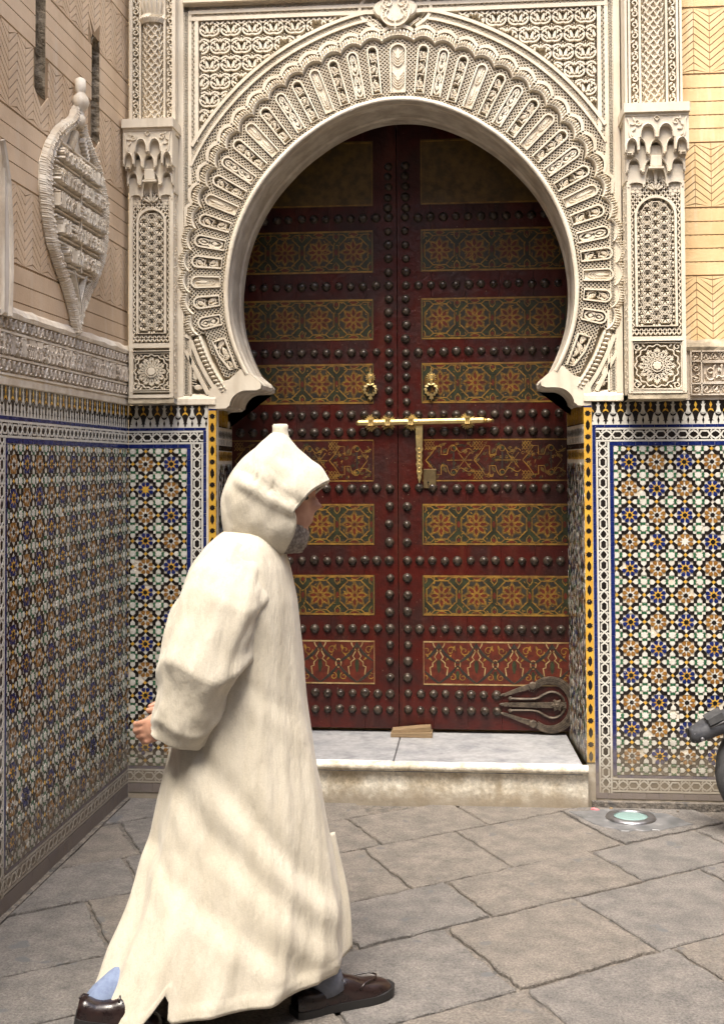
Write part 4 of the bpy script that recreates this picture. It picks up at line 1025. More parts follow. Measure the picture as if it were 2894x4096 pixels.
# carved friezes
def scroll_band(s, F, u0, u1, v0, v1, h0, h1, r_):
    H = v1-v0; n = int((u1-u0)/(H*.95)); c = (v0+v1)/2
    for k in range(n):
        u = lerp(u0, u1, (k+.5)/n); m_ = 1 if k % 2 else -1
        s.ribbon(spiral(u, c, H*.42, H*.36, 0, 5.6*m_, 10), H*.12, h0, h1, F, rnd=True)
        s.prism(drop(u, c+H*.02, H*.5, H*.30, PI/2*m_+r_.uniform(-.3, .3)), h0, h1-.002, F, 0, ch=.003)
        s.prism(leaf(u-H*.18, c-H*.12, H*.4, H*.14, 1.0), h0, h1-.003, F, 0, ch=.002)
        s.prism(leaf(u+H*.47, c+H*.3*m_, H*.35, H*.16, .4), h0, h1-.003, F, 0, ch=.002)
def script_band(s, F, u0, u1, v0, v1, h0, h1, r_, ok=lambda u, v: True, dens=1.):
    """knotted calligraphic strokes: uprights, bowls, loops, dots"""
    H = v1-v0; u = u0+.008; w_ = H*.11
    def rb(P, wd, h=None):
        if all(ok(*p) for p in P): s.ribbon(P, wd, h0, h or h1, F, rnd=True)
    while u < u1-.01:
        k = r_.random()
        if k < .42:
            t = r_.uniform(-.006, .006); rb([(u, v0+H*.12), (u+t*.4, v0+H*.5), (u+t, v0+H*r_.uniform(.8, .97))], w_)
            if r_.random() < .5: rb(bez((u+t, v0+H*.9), (u+H*.1, v0+H*1.0), (u+H*.2, v0+H*.9), (u+H*.16, v0+H*.74), 4), w_*.7)
            u += H*r_.uniform(.14, .2)/dens
        elif k < .75:
            W = H*r_.uniform(.3, .5); rb(bez((u, v0+H*.42), (u+W*.05, v0-H*.02), (u+W*.95, v0-H*.02), (u+W, v0+H*.48), 7), w_*1.1)
            rb(spiral(u+W*.5, v0+H*.56, H*.16, H*.12, 0, 5.5, 8), w_*.8)
            if r_.random() < .6: rb([(u+W*.5, v0+H*.66), (u+W*.42, v0+H*.95)], w_)
            u += W*.82/dens
        else:
            W = H*r_.uniform(.25, .4); rb(bez((u, v0+H*.2), (u+W*.4, v0+H*.5), (u+W*.5, v0+H*.1), (u+W, v0+H*.3), 6), w_)
            for q in range(2):
                P = leaf(u+W*(.3+.4*q), v0+H*(.62+.2*q), H*.22, H*.12, r_.uniform(0, 3))
                if all(ok(*p) for p in P): s.prism(P, h0, h1-.002, F, 0, ch=.002)
            u += W*.8/dens
        P = leaf(u-H*.1, v0+H*r_.uniform(.1, .9), H*.2, H*.09, r_.uniform(0, 3))
        if all(ok(*p) for p in P): s.prism(P, h0, h1-.005, F)
r_ = random.Random(21)
s = MB(); s.prism([(-3.2, 1.893), (-.001, 1.893), (-.001, 2.145), (-3.2, 2.145)], -.02, .002, F2); s.build('frieze_ground', 'frieze', hs)
for nm, v0, v1 in (('top', 2.086, 2.134), ('low', 1.934, 1.984)):
    s = MB(); scroll_band(s, F2, -2.4, -.03, v0, v1, 0, .020, r_); s.build('scroll_frieze', 'frieze', hs, kind='stuff')
s = MB(); script_band(s, F2, -2.4, -.045, 1.992, 2.076, 0, .022, r_, dens=1.25); script_band(s, F2, -2.4, -.045, 1.996, 2.072, 0, .014, r_, dens=1.1); s.build('script_frieze', 'frieze', hs, kind='stuff')
s = MB()
for z in (1.928, 1.988, 2.080, 2.138): s.prism([(-3.2, z-.004), (-.002, z-.004), (-.002, z+.004), (-3.2, z+.004)], 0, .016, F2, 0, ch=.002)
s.prism([(-.045, 1.93), (-.002, 1.93), (-.002, 2.135), (-.045, 2.135)], 0, .012, F2)
n_ = 90; s.grid(n_, 4, lambda i, j: F2(lerp(-3.2, -.001, i/(n_-1)), (2.135, 2.15, 2.168, 2.18)[j]+.006*noise.noise((i*.35, j, 5)), (.018, .022, .012, -.001)[j]+.004*noise.noise((i*.4, j, 2))))
s.grid(n_, 4, lambda i, j: F2(lerp(-3.2, -.001, i/(n_-1)), (1.889, 1.892, 1.915, 1.928)[j]+.002*noise.noise((i*.35, j, 5)), (.0, .010, .012, .004)[j]+.003*noise.noise((i*.4, j, 2))))
s.build('frieze_mouldings', 'medal', hs)

# ------------------------------------------------------------------ medallion on the side wall
md = thing('stucco_medallion', 'pointed oval stucco medallion carved with rows of script on the side wall', 'medallion', (XW, -.82, 2.16))
half = [(2.158, .004), (2.20, .035), (2.26, .075), (2.33, .145), (2.40, .235), (2.48, .325), (2.57, .375), (2.68, .405), (2.78, .400), (2.86, .345), (2.93, .265), (2.985, .17), (3.02, .10), (3.06, .05), (3.09, .034)]
yc = -.832
fine = []
for k in range(61):
    z = lerp(2.158, 3.09, k/60); fine.append((z, interp(half, z)))
ol = lambda off: [(yc-max(w_-off, .004), z) for z, w_ in fine]+[(yc+max(w_-off, .004), z) for z, w_ in fine[::-1]]
Fm = lambda u, v, h: (h, u+.82, v-2.16)
s = MB(); s.prism(ol(0), 0, .012, Fm); s.build('plate', 'medal', md)
r9 = random.Random(31)
for nm, off, w_, h in (('outer_rim', .016, .036, .050), ('inner_rim', .058, .028, .046)):
    s = MB(); P = ol(off); s.ribbon(P, w_*.8, .008, h*.5, Fm, closed=True, rnd=True)
    PP = []
    for k in range(len(P)): PP += [P[k], (lerp(P[k][0], P[(k+1) % len(P)][0], .5), lerp(P[k][1], P[(k+1) % len(P)][1], .5))]
    for k in range(len(PP)):       # slanted leaf strokes that make the rim a rope
        x, z = PP[k]; a, b = PP[k-1], PP[(k+1) % len(PP)]; an = math.atan2(b[1]-a[1], b[0]-a[0]); ca, sa = math.cos(an), math.sin(an)
        q = w_*.5*r9.uniform(.85, 1.08); f_ = .010*r9.uniform(.7, 1.3)
        s.tube([Fm(x+sa*q-ca*f_, z-ca*q-sa*f_, .006), Fm(x+sa*q*.6-ca*f_*.5, z-ca*q*.6-sa*f_*.5, h*.55), Fm(x, z, h*r9.uniform(.62, .78)), Fm(x-sa*q*.6+ca*f_*.5, z+ca*q*.6+sa*f_*.5, h*.55), Fm(x-sa*q+ca*f_, z+ca*q+sa*f_, .006)], .0058, 5)
    s.build(nm, 'medal', md)
inn = [(yc-max(w_-.078, .002), z) for z, w_ in fine]+[(yc+max(w_-.078, .002), z) for z, w_ in fine[::-1]]
s = MB(); zz = [2.405, 2.505, 2.605, 2.705, 2.80, 2.89]
for z in zz:
    w_ = interp(half, z)-.09
    for dz in (-.011, .011): s.prism([(yc-w_, z+dz-.0035), (yc+w_, z+dz-.0035), (yc+w_, z+dz+.0035), (yc-w_, z+dz+.0035)], .018, .034, Fm, 0, ch=.002)
s.build('row_fillets', 'medal', md)
r_ = random.Random(9); s = MB(); ok_ = lambda u, v: inside(inn, u, v)
for a, b in zip(zz, zz[1:]):
    w_ = interp(half, (a+b)/2)-.085
    script_band(s, Fm, yc-w_, yc-.006, a+.014, b-.014, .016, .056, r_, ok_, 1.3); script_band(s, Fm, yc+.006, yc+w_, a+.014, b-.014, .016, .056, r_, ok_, 1.3)
s.prism([(yc-.006, zz[0]), (yc+.006, zz[0]), (yc+.006, zz[-1]), (yc-.006, zz[-1])], .018, .040, Fm)
for k in range(14): 
    z = lerp(2.24, 2.39, k/13); w_ = max(.01, interp(half, z)-.085)
    for m_ in (-1, 1): s.prism(leaf(yc+m_*w_*.5, z, .04, .014, PI/2-.6*m_), .016, .04, Fm, 0, ch=.003)
for k in range(6):
    z = lerp(2.91, 2.98, k/5); w_ = max(.01, interp(half, z)-.085)
    for m_ in (-1, 1): s.prism(leaf(yc+m_*w_*.5, z, .035, .013, PI/2-.7*m_), .016, .04, Fm, 0, ch=.003)
s.build('script', 'medal', md)
s = MB(); s.lathe([(.001, -.06), (.03, -.05), (.034, -.01), (.022, .0), (.024, .02), (.046, .035), (.052, .06), (.046, .085), (.028, .10), (.03, .105), (.034, .12), (.032, .165), (.018, .172), (.001, .174)], lambda u, v, h: (.030+u*.66+.004*noise.noise((u*40, v*40, h*40)), yc+.82+v*.72+.01, 3.075-2.16+h*.92), 14)
s.build('finial', 'medal', md, True)

# ------------------------------------------------------------------ ochre house front right of the portal
oh = thing('ochre_house', 'ochre house front right of the portal with scored herringbone plaster', 'house', (.95, 0, 0))
Fo = lambda u, v, h: (u-.95, -h, v)
s = MB(); s.prism([(.93, 1.885), (4.5, 1.885), (4.5, 5.2), (.93, 5.2)], -.3, -.004, Fo, 0, bottom=True); s.build('wall_core', 'groove', oh)
s = MB(); s.prism([(-1.98, -.05), (4.5, -.05), (4.5, 5.2), (-1.98, 5.2)], -1.1, -.64, Fo, 0, bottom=True); s.prism([(1.75, 0), (4.5, 0), (4.5, 1.885), (1.75, 1.885)], -.3, -.002, Fo); s.prism([(-1.98, 4.6), (.93, 4.6), (.93, 5.2), (-1.98, 5.2)], -.64, .0, Fo, bottom=True); s.build('masonry', 'plasterR', oh)  # first block is unseen backing that stops light leaking past the door
s = MB()
for (z0, z1) in ((2.475, 2.79), (3.10, 3.42), (3.74, 4.05)): courses(s, Fo, .94, 3.2, z0, z1, 5, .004, 0)
for (z0, z1) in ((2.145, 2.475), (2.79, 3.10), (3.42, 3.74)): chevrons(s, Fo, 1.098-.073*2, 3.2, z0, z1, .073, .0345, .058, .0058, 0)
courses(s, Fo, .94, 3.2, 4.05, 5.2, 16, .004, 0)
s.build('scored_plaster', 'plasterR', oh, kind='stuff')
s = MB(); s.prism([(.95, 1.893), (2.4, 1.893), (2.4, 2.145), (.95, 2.145)], -.02, .004, Fo); r_ = random.Random(2)
u0 = .992
for z in (1.917, 2.118, 1.968, 2.072): s.prism([(u0, z-.003), (2.4, z-.003), (2.4, z+.003), (u0, z+.003)], 0, .02, Fo)
for u in (u0, u0+.048): s.prism([(u-.003, 1.915), (u+.003, 1.915), (u+.003, 2.12), (u-.003, 2.12)], 0, .02, Fo)
scroll_band(s, Fo, u0+.05, 2.2, 2.074, 2.117, 0, .018, r_); scroll_band(s, Fo, u0+.05, 2.2, 1.920, 1.966, 0, .018, r_)
Fr = lambda u, v, h: Fo(u0+.003+v, 1.92+u, h); scroll_band(s, Fr, 0, .196, 0, .042, 0, .018, r_)
script_band(s, Fo, u0+.058, 2.2, 1.974, 2.066, 0, .02, r_)
s.ribbon([(u0+.056, 1.974), (2.2, 1.974), (2.2, 2.066), (u0+.056, 2.066)], .005, 0, .02, Fo, closed=True)
s.build('carved_frieze', 'frieze', oh)
s = MB(); n_ = 60
s.grid(n_, 4, lambda i, j: Fo(lerp(.945, 2.4, i/(n_-1)), (2.12, 2.138, 2.158, 2.175)[j]+.006*noise.noise((i*.5, j, 5)), (.018, .024, .014, -.001)[j]+.004*noise.noise((i*.5, j, 2)))); s.build('frieze_ledge', 'ledge', oh)

# ------------------------------------------------------------------ door leaves
YD = .56; DB = .232; SX = -.4085
def stud_mesh():
    s = MB(); s.lathe([(.023, 0), (.0235, .002), (.0195, .0035), (.0195, .007), (.0175, .0125), (.013, .0165), (.006, .019), (.0005, .0196)], lambda u, v, h: (u, -h, v), 14); return s.mesh('stud', ['stud'], True)
SM = stud_mesh()
PM = ['gold', 'dgreen', 'pblack', 'pred', 'olive', 'pcream', 'red']
r7 = random.Random(77)
def rosette_panel(F, x0, x1, z0, z1, ph):
    s = MB(); H = z1-z0; s.prism([(x0, z0), (x1, z0), (x1, z1), (x0, z1)], -.002, .0010, F, 1)
    s.ribbon([(x0+.005, z0+.005), (x1-.005, z0+.005), (x1-.005, z1-.005), (x0+.005, z1-.005)], .010, 0, .0022, F, closed=True, mi=0)
    U = .181; c = (z0+z1)/2; n = int((x1-x0)/U)+2; inx = lambda x: x0+.012 < x < x1-.012
    def pr(P, mi, h=.0018):
        Q = [(min(max(x, x0+.011), x1-.011), min(max(z, z0+.011), z1-.011)) for x, z in P]
        A = abs(sum(Q[k-1][0]*Q[k][1]-Q[k][0]*Q[k-1][1] for k in range(len(Q))))
        if A > 2e-5: s.prism(Q, 0, h, F, mi)
    def rb(P, w_=.0052, mi=0, h=.0026):
        run = []
        for p in P+[(1e9, 0)]:
            if inx(p[0]) and z0+.008 < p[1] < z1-.008: run.append(p)
            else:
                if len(run) > 1: s.ribbon(run, w_, 0, h, F, mi=mi)
                run = []
    def dense(P, k=5):
        o = []
        for a, b in zip(P, P[1:]): o += [(lerp(a[0], b[0], i/k), lerp(a[1], b[1], i/k)) for i in range(k)]
        return o+[P[-1]]
    for i in range(-1, n):
        x = x0+ph+i*U
        oc = [(x+.083*math.cos(PI/8+k*PI/4), c+.083*math.sin(PI/8+k*PI/4)) for k in range(9)]
        pr(oc[:8], 4, .0014)
        for k in range(8):
            a = PI/8+k*PI/4
            pr([(x+r1*math.cos(a+o), c+r1*math.sin(a+o)) for r1, o in ((.052, 0), (.060, -.22), (.078, -.34), (.072, -.12), (.086, 0), (.072, .12), (.078, .34), (.060, .22))], 2, .0018)
            a = k*PI/4
            pr([(x+r1*math.cos(a+o), c+r1*math.sin(a+o)) for r1, o in ((.014, 0), (.030, -.30), (.046, -.18), (.058, 0), (.046, .18), (.030, .30))], 3, .0020)
            rb([(x+r1*math.cos(a+o), c+r1*math.sin(a+o)) for r1, o in ((.012, 0), (.032, -.36), (.052, -.17), (.066, 0), (.052, .17), (.032, .36), (.012, 0))], .0050)
            rb([(x+.060*math.cos(a-.02), c+.060*math.sin(a-.02)), (x+.040*math.cos(a+.55), c+.040*math.sin(a+.55)), (x+.066*math.cos(a+.78), c+.066*math.sin(a+.78))], .0046)
        pr(circ(x, c, .010, 8), 3, .0024); rb(circ(x, c, .012, 12)+[circ(x, c, .012, 12)[0]], .004)
        rb(dense(oc), .0055)
        for sz in (-1, 1):     # strapwork to the border
            rb(dense([(x-.035, c+sz*.077), (x-.052, c+sz*.092), (x-.085, c+sz*.092)]), .005); rb(dense([(x+.035, c+sz*.077), (x+.052, c+sz*.092), (x+.085, c+sz*.092)]), .005)
            pr(leaf(x, c+sz*.092, .05, .018, 0), 3); rb(leaf(x, c+sz*.092, .056, .022, 0), .0042)
            pr(star(x+U/2, c+sz*.045, .020, .010, 6), 1, .0016); pr(leaf(x+U/2, c+sz*.082, .024, .02, PI/2), 3)
            rb(dense([(x+U/2-.014, c+sz*.1), (x+U/2-.014, c+sz*.072), (x+U/2, c+sz*.055), (x+U/2+.014, c+sz*.072), (x+U/2+.014, c+sz*.1)]), .0045)
            pr(leaf(x+U/2-.03, c+sz*.085, .022, .014, .7*sz), 2); pr(leaf(x+U/2+.03, c+sz*.085, .022, .014, -.7*sz), 2)
        for q in range(26):
            u_, v_ = x+r7.uniform(-U/2, U/2), c+r7.uniform(-.094, .094)
            if inx(u_-.01) and inx(u_+.01): s.prism(leaf(u_, v_, r7.uniform(.010, .02), .005, r7.uniform(0, 3)), 0, .0029, F, r7.choice((0, 0, 4, 0)))
        pr(leaf(x+U/2, c, .040, .018, PI/2), 3); rb(dense([(x+U/2-.012, c-.035), (x+U/2-.012, c+.035)]), .0042); rb(dense([(x+U/2+.012, c-.035), (x+U/2+.012, c+.035)]), .0042)
    return s
def strap_panel(F, x0, x1, z0, z1):
    s = MB(); s.prism([(x0, z0), (x1, z0), (x1, z1), (x0, z1)], -.002, .001, F, 6)
    s.ribbon([(x0+.004, z0+.004), (x1-.004, z0+.004), (x1-.004, z1-.004), (x0+.004, z1-.004)], .007, 0, .002, F, closed=True, mi=0)
    c = (z0+z1)/2; H = (z1-z0)/2-.012; x = x0+.02; k = 0
    def rb(P, w_=.0042, mi=0):
        P = [p for p in P if x0+.008 < p[0] < x1-.008]
        if len(P) > 1: s.ribbon(P, w_, 0, .0024, F, mi=mi)
    while x < x1:
        for m_ in (-1, 1):
            rb([(x, c), (x+.03, c+m_*H*.35), (x+.055, c+m_*H*.75), (x+.08, c+m_*H*.75), (x+.08, c+m_*H*.3), (x+.11, c+m_*H*.3)], .0046)
            rb([(x+.012, c), (x+.04, c+m_*H*.28), (x+.062, c+m_*H*.55), (x+.07, c+m_*H*.55), (x+.07, c+m_*H*.2)], .003, 2)
            rb(bez((x+.11, c+m_*H*.3), (x+.12, c+m_*H*.9), (x+.15, c+m_*H*.95), (x+.165, c+m_*H*.55), 6)); rb(bez((x+.165, c+m_*H*.55), (x+.19, c+m_*H*.1), (x+.21, c+m_*H*.9), (x+.24, c+m_*H*.5), 8))
            for q in range(3):
                for e in (-1, 1): rb([(x+.005+q*.016+e*.008, c+m_*(H*.55)), (x+.005+q*.016-e*.008, c+m_*(H*.78)), (x+.005+q*.016+e*.008, c+m_*H)], .0036)
            rb(circ(x+.145, c+m_*H*.62, .014, 10)+[circ(x+.145, c+m_*H*.62, .014, 10)[0]], .0034)
            for q in range(3): 
                P = leaf(x+.10+q*.05, c+m_*H*(.5+.15*(q % 2)), .035, .016, q+m_)
                if all(x0+.01 < p[0] < x1-.01 for p in P): s.prism(P, 0, .0016, F, 1 if q % 2 else 4)
        rb([(x+.145, c-H*.45), (x+.145, c+H*.45)], .008, 2); rb([(x+.11, c), (x+.24, c)], .0036)
        for e in (-1, 1): rb([(x+.20+e*.03, c-H*.4), (x+.20, c), (x+.20+e*.03, c+H*.4)], .004)
        x += .25; k += 1
    r6 = random.Random(8)
    for q in range(int((x1-x0)*190)):
        u_, v_ = r6.uniform(x0+.02, x1-.02), r6.uniform(z0+.018, z1-.018)
        s.ribbon(spiral(u_, v_, .009, .003, r6.uniform(0, 6), r6.uniform(6, 10)*r6.choice((-1, 1)), 8), .0026, 0, .0019, F, mi=r6.choice((0, 0, 4, 1)))
        s.prism(leaf(u_+.008, v_+.005, .016, .006, r6.uniform(0, 3)), 0, .0017, F, r6.choice((0, 1, 4, 2)))
    return s
def swag_panel(F, x0, x1, z0, z1):
    s = MB(); s.prism([(x0, z0), (x1, z0), (x1, z1), (x0, z1)], -.002, .001, F, 3)
    s.ribbon([(x0+.004, z0+.004), (x1-.004, z0+.004), (x1-.004, z1-.004), (x0+.004, z1-.004)], .008, 0, .002, F, closed=True, mi=5)
    H = z1-z0; U = .193; x = x0+.005-U*.1; inx = lambda p: x0+.009 < p[0] < x1-.009 and z0+.008 < p[1] < z1-.008
    def rb(P, w_, mi):
        run = []
        for p in P+[(1e9, 0)]:
            if inx(p): run.append(p)
            else:
                if len(run) > 1: s.ribbon(run, w_, 0, .0024, F, mi=mi)
                run = []
    def pr(P, mi):
        if all(inx(p) for p in P): s.prism(P, 0, .002, F, mi)
    while x < x1:
        for m_ in (-1, 1):
            xc = x+U/2
            rb(bez((xc, z1-.01), (xc+m_*U*.15, z1-H*.35), (xc+m_*U*.3, z0+H*.62), (xc+m_*U*.5, z0+H*.5), 10), lambda t: .005+.011*math.sin(PI*t), 2)
            rb(bez((xc+m_*U*.5, z0+H*.45), (xc+m_*U*.38, z0+H*.3), (xc+m_*U*.2, z0+H*.15), (xc, z0+.01), 10), lambda t: .005+.010*math.sin(PI*t), 2)
            rb([(xc+m_*.004, z1-H*.22), (xc+m_*.022, z1-H*.36), (xc+m_*.012, z1-H*.42), (xc+m_*.032, z1-H*.50), (xc+m_*.032, z1-H*.58), (xc+m_*.046, z1-H*.60), (xc+m_*.040, z1-H*.78)], .0062, 5)
            rb([(xc+m_*.03, z1-.01), (xc+m_*.026, z1-H*.10), (xc+m_*.004, z1-H*.24)], .0062, 5)
            rb(spiral(xc+m_*.062, z1-H*.22, .024, .006, 0, m_*7, 14), .0046, 0); rb(spiral(xc+m_*.07, z0+H*.18, .02, .005, 2, 2-m_*7, 12), .0042, 0)
            pr(leaf(xc+m_*.05, z0+H*.62, .05, .012, .8*m_), 0); pr(leaf(xc+m_*.078, z1-H*.15, .03, .012, 1.2*m_), 0)
        pr(drop(xc, z0+H*.42, .07, .030, -PI/2), 1); pr(drop(x, z0+H*.22, .05, .024, -PI/2), 1); rb(circ(x, z0+H*.48, .014, 12, 0, .022)+[(x+.014, z0+H*.48)], .006, 5)
        pr(leaf(xc, z1-H*.12, .03, .014, PI/2), 2)
        x += U
    return s
rowz = [2.89, 2.534, 2.183, 1.857, 1.769, 1.474, 1.098, .745, .411, .327]
pz = [(2.604, 2.827, 'r'), (2.249, 2.465, 'r'), (1.916, 2.126, 'r'), (1.509, 1.729, 's'), (1.180, 1.393, 'r'), (.815, 1.023, 'r'), (.458, .684, 'w')]
def leaf_door(x0, x1, sg, label):
    t = thing('wooden_door', label, 'door', ((x0+x1)/2, YD, DB), 'leaves of the studded door'); ox = (x0+x1)/2
    F = lambda u, v, h: (u-ox, -h, v-DB)
    nb = 5; ed = [lerp(x0, x1, k/nb) for k in range(nb+1)]
    for a, b in zip(ed, ed[1:]):
        s = MB(); s.prism([(a+.0006, DB), (b-.0006, DB), (b-.0006, 3.40), (a+.0006, 3.40)], -.055, 0, F, 0, ch=.0012, bottom=True); s.build('plank', 'red', t)
    ins = SX+sg*.124; oth = (x0+.004) if sg < 0 else (x1-.004); a, b = min(ins, oth), max(ins, oth)
    for (z0, z1, k) in pz:
        if k == 'r': s = rosette_panel(F, a, b, z0, z1, (b-a-.105) % .181 if sg < 0 else .098)
        elif k == 's': s = strap_panel(F, a, b, z0, z1)
        else: s = swag_panel(F, a, b, z0, z1)
        s.build('painted_panel', PM, t)
    s = MB(); s.prism([(a, 2.955), (b, 2.955), (b, 3.30), (a, 3.30)], -.002, .001, F, 4); s.ribbon([(a+.006, 2.961), (b-.006, 2.961), (b-.006, 3.29), (a+.006, 3.29)], .008, 0, .0018, F, closed=True, mi=0); s.build('painted_panel', PM, t)
    # studs
    rj = random.Random(int(x0*100)+5)
    def stud(x, z):
        o = link('stud', SM, t, None, (x-ox+rj.uniform(-.003, .003), 0, z-DB+rj.uniform(-.003, .003))); k = rj.uniform(.90, 1.10); o.scale = (k, rj.uniform(.85, 1.1), k)
    xc = SX+sg*.045; zs = 3.17
    for r0, r1, n in zip([3.16]+rowz[:-1], rowz, (5, 5, 5, 5, 0, 0, 4, 4, 4, 0)):
        for k in range(n): 
            if r0 != 3.16 or k > 0 or True: stud(xc, lerp(r0, r1, (k+ (0 if r0 == 3.16 else .0))/ (n)) if k or r0 == 3.16 else lerp(r0, r1, 0) if False else r0) if (k > 0 or r0 == 3.16) else None
    for ri, z in enumerate(rowz):
        n = int((abs(oth-xc)+.02)/.0655)
        for k in range(n+1):
            x = xc+sg*k*.0655
            if sg > 0 and ri >= 8 and x > .135: continue
            if x0+.012 < x < x1-.012: stud(x, z)
    return t, F
dl, FL = leaf_door(-1.292, SX-.0015, -1, 'left leaf of the red studded door with painted panels, half behind the man')
dr, FR = leaf_door(SX+.0015, .472, 1, 'right leaf of the red studded door, with the iron hinge ornament')
def knocker(t, F, x, z):
    s = MB(); G = lambda u, v, h: F(x+u, z+v, h)
    for k in range(14): s.prism(drop(.017*math.cos(2*PI*k/14), .017*math.sin(2*PI*k/14), .022, .0085, 2*PI*k/14+PI), .0, .006, G, 0, ch=.002)
    s.lathe([(.016, .003), (.015, .012), (.009, .016), (.001, .017)], G, 10); s.prism([(-.011, -.012), (.011, -.012), (.011, .014), (-.011, .014)], .004, .022, G, 0, ch=.003); s.prism([(-.014, .014), (.014, .014), (0, .036)], .003, .014, G, 0, ch=.002); s.prism(leaf(0, .042, .022, .006, PI/2), .002, .008, G)
    kb = s.build('door_knocker', 'brass', t)
    s = MB(); n_ = 48; zc = -.063
    s.grid(n_, 6, lambda i, j: G(*(lambda a, rr: ((rr)*math.cos(a), zc+rr*math.sin(a)))(2*PI*i/n_, (.0355+.0035*math.cos(12*2*PI*i/n_) if j in (0, 1, 5) else .0235-.0035*math.cos(8*2*PI*i/n_)) if True else 0), (.008, .020, .022, .018, .008, .006)[j]), closeu=True, closev=True)
    s.prism([(-.008, -.03), (.008, -.03), (.006, -.012), (-.006, -.012)], .008, .024, G, 0, ch=.002); s.prism([(-.007, zc-.034), (.007, zc-.034), (.012, zc-.05), (.004, zc-.048), (0, zc-.062), (-.004, zc-.048), (-.012, zc-.05)], .006, .018, G, 0, ch=.002)
    s.build('ring', 'brass', kb)
knocker(dl, FL, -.550, 2.052); knocker(dr, FR, -.233, 2.050)
# iron hinge ornament
s = MB(); hx, hz = .365, .365
def spk(P, w_, h, dots=True):
    s.ribbon(P, w_, 0, h, FR, rnd=False)
s.ribbon([(hx+.115*math.cos(a), hz+.125*math.sin(a)) for a in [lerp(-2.25, 2.25, k/36) for k in range(37)]], lambda t: .034+.012*math.sin(PI*t), 0, .014, FR)
for k in range(60):
    a = lerp(-2.2, 2.2, k/59)
    for rr in (.105, .115, .125): s.prism(circ(hx+rr*math.cos(a+rr*3), hz+(rr+.01)*math.sin(a+rr*3), .0026, 5), .012, .017, FR)
for m_ in (-1, 1):
    s.ribbon([(hx-.075, hz+m_*.100), (hx-.15, hz+m_*.078), (hx-.235, hz+m_*.048)], lambda t: .032-.018*t, 0, .014, FR); s.prism(circ(hx-.088, hz+m_*.097, .021, 8), 0, .021, FR, 0, ch=.005); s.prism(drop(hx-.243, hz+m_*.047, .03, .018, PI+m_*.3), 0, .014, FR, 0, ch=.004)
    s.ribbon(bez((hx-.20, hz+m_*.030), (hx-.03, hz+m_*.022), (hx-.07, hz+m_*.038), (hx-.02, hz+m_*.058), 10)+bez((hx-.02, hz+m_*.058), (hx+.02, hz+m_*.082), (hx+.065, hz+m_*.05), (hx+.07, hz+m_*.02), 8)[1:], .013, 0, .016, FR, rnd=True); s.prism(circ(hx-.203, hz+m_*.031, .011, 8), 0, .014, FR, 0, ch=.004)
s.ribbon([(hx-.235, hz), (hx-.1, hz-.001), (hx+.08, hz)], lambda t: .018+.014*t, 0, .017, FR); s.prism(star(hx+.035, hz, .034, .022, 6), 0, .024, FR, 0, ch=.005); s.prism(circ(hx+.035, hz, .012, 8), .02, .031, FR, 0, ch=.005); s.prism(drop(hx-.245, hz, .032, .02, PI), 0, .016, FR, 0, ch=.004)
for k in range(12): s.prism(circ(hx-.215+k*.018, hz, .003, 5), .015, .020, FR)
s.build('hinge_ornament', 'iron', dr)
# brass bolt across both leaves
bo = thing('door_bolt', 'long brass bolt bar across both door leaves with hanging hasp', 'bolt', (-.27, YD, 1.817))
G = lambda u, v, h: (u+.27, -h, v-1.817)
bz = lambda u: 1.8135+(u+.62)*.014
s = MB(); s.tube([G(-.612, bz(-.612), .034), G(-.3, bz(-.3), .034), G(.035, bz(.035), .034)], .0155, 6)
s.tube([G(x, bz(x), .034) for x in (-.625, -.622, -.618, -.612)], lambda t: .006+.009*t, 8)
s.tube([G(x, bz(x), .034) for x in (.035, .04, .045, .05, .055, .062, .07, .074, .080, .086, .09)], lambda t: (.013, .016, .011, .015, .010, .012, .010, .006, .010, .007, .002)[int(round(t*10))], 8)
s.build('bar', 'brass', bo)
for x in (-.545, -.458, -.338, -.046):
    s = MB(); z = bz(x)
    for m_ in (-1, 1):
        for k in range(7):
            a = PI/2*m_+(k-3)*.36; s.prism(drop(x+.022*math.cos(a), z+m_*.006+.022*math.sin(a), .036, .012, a+PI), 0, .010, G, 0, ch=.002)
    for dx in (-.009, .0, .009): s.tube([G(x+dx, z-.018, .006), G(x+dx, z-.019, .034), G(x+dx, z-.013, .050), G(x+dx, z+.013, .050), G(x+dx, z+.019, .034), G(x+dx, z+.018, .006)], .0052, 6)
    s.build('bracket', 'brass', bo)
s = MB(); zt = bz(-.296)-.016
out = [(-.018, 0), (-.018, -.055), (-.016, -.11), (-.020, -.125), (-.013, -.14), (-.017, -.16), (-.013, -.185), (-.017, -.205), (-.012, -.225), (-.014, -.245), (-.008, -.262), (-.010, -.275), (0, -.305)]
P = [(-.296+x, zt+z) for x, z in out]+[(-.296-x, zt+z) for x, z in out[::-1][1:]]
s.prism(P, .020, .034, G, 0, ch=.003); s.ribbon([(-.296, zt-.035), (-.286, zt-.062), (-.296, zt-.09), (-.306, zt-.062)], .003, .03, .037, G, closed=True)
for k in range(7): s.prism(circ(-.296, zt-.125-k*.02, .006, 8), .03, .038, G, 0, ch=.003)
s.build('hasp', 'brass', bo)
s = MB(); s.prism([(-.276, 1.475), (-.212, 1.473), (-.210, 1.572), (-.275, 1.574)], .0, .012, G, 0, ch=.002); s.prism(circ(-.252, 1.506, .005, 10), .011, .0135, G, 1); s.prism([(-.2545, 1.488), (-.2495, 1.488), (-.251, 1.505), (-.253, 1.505)], .011, .0135, G, 1)
for x, z in ((-.269, 1.567), (-.217, 1.566), (-.269, 1.481), (-.217, 1.48)): s.prism(circ(x, z, .0025, 6), .011, .0145, G)
s.build('lock_plate', ['dbrass', 'tblack'], bo)
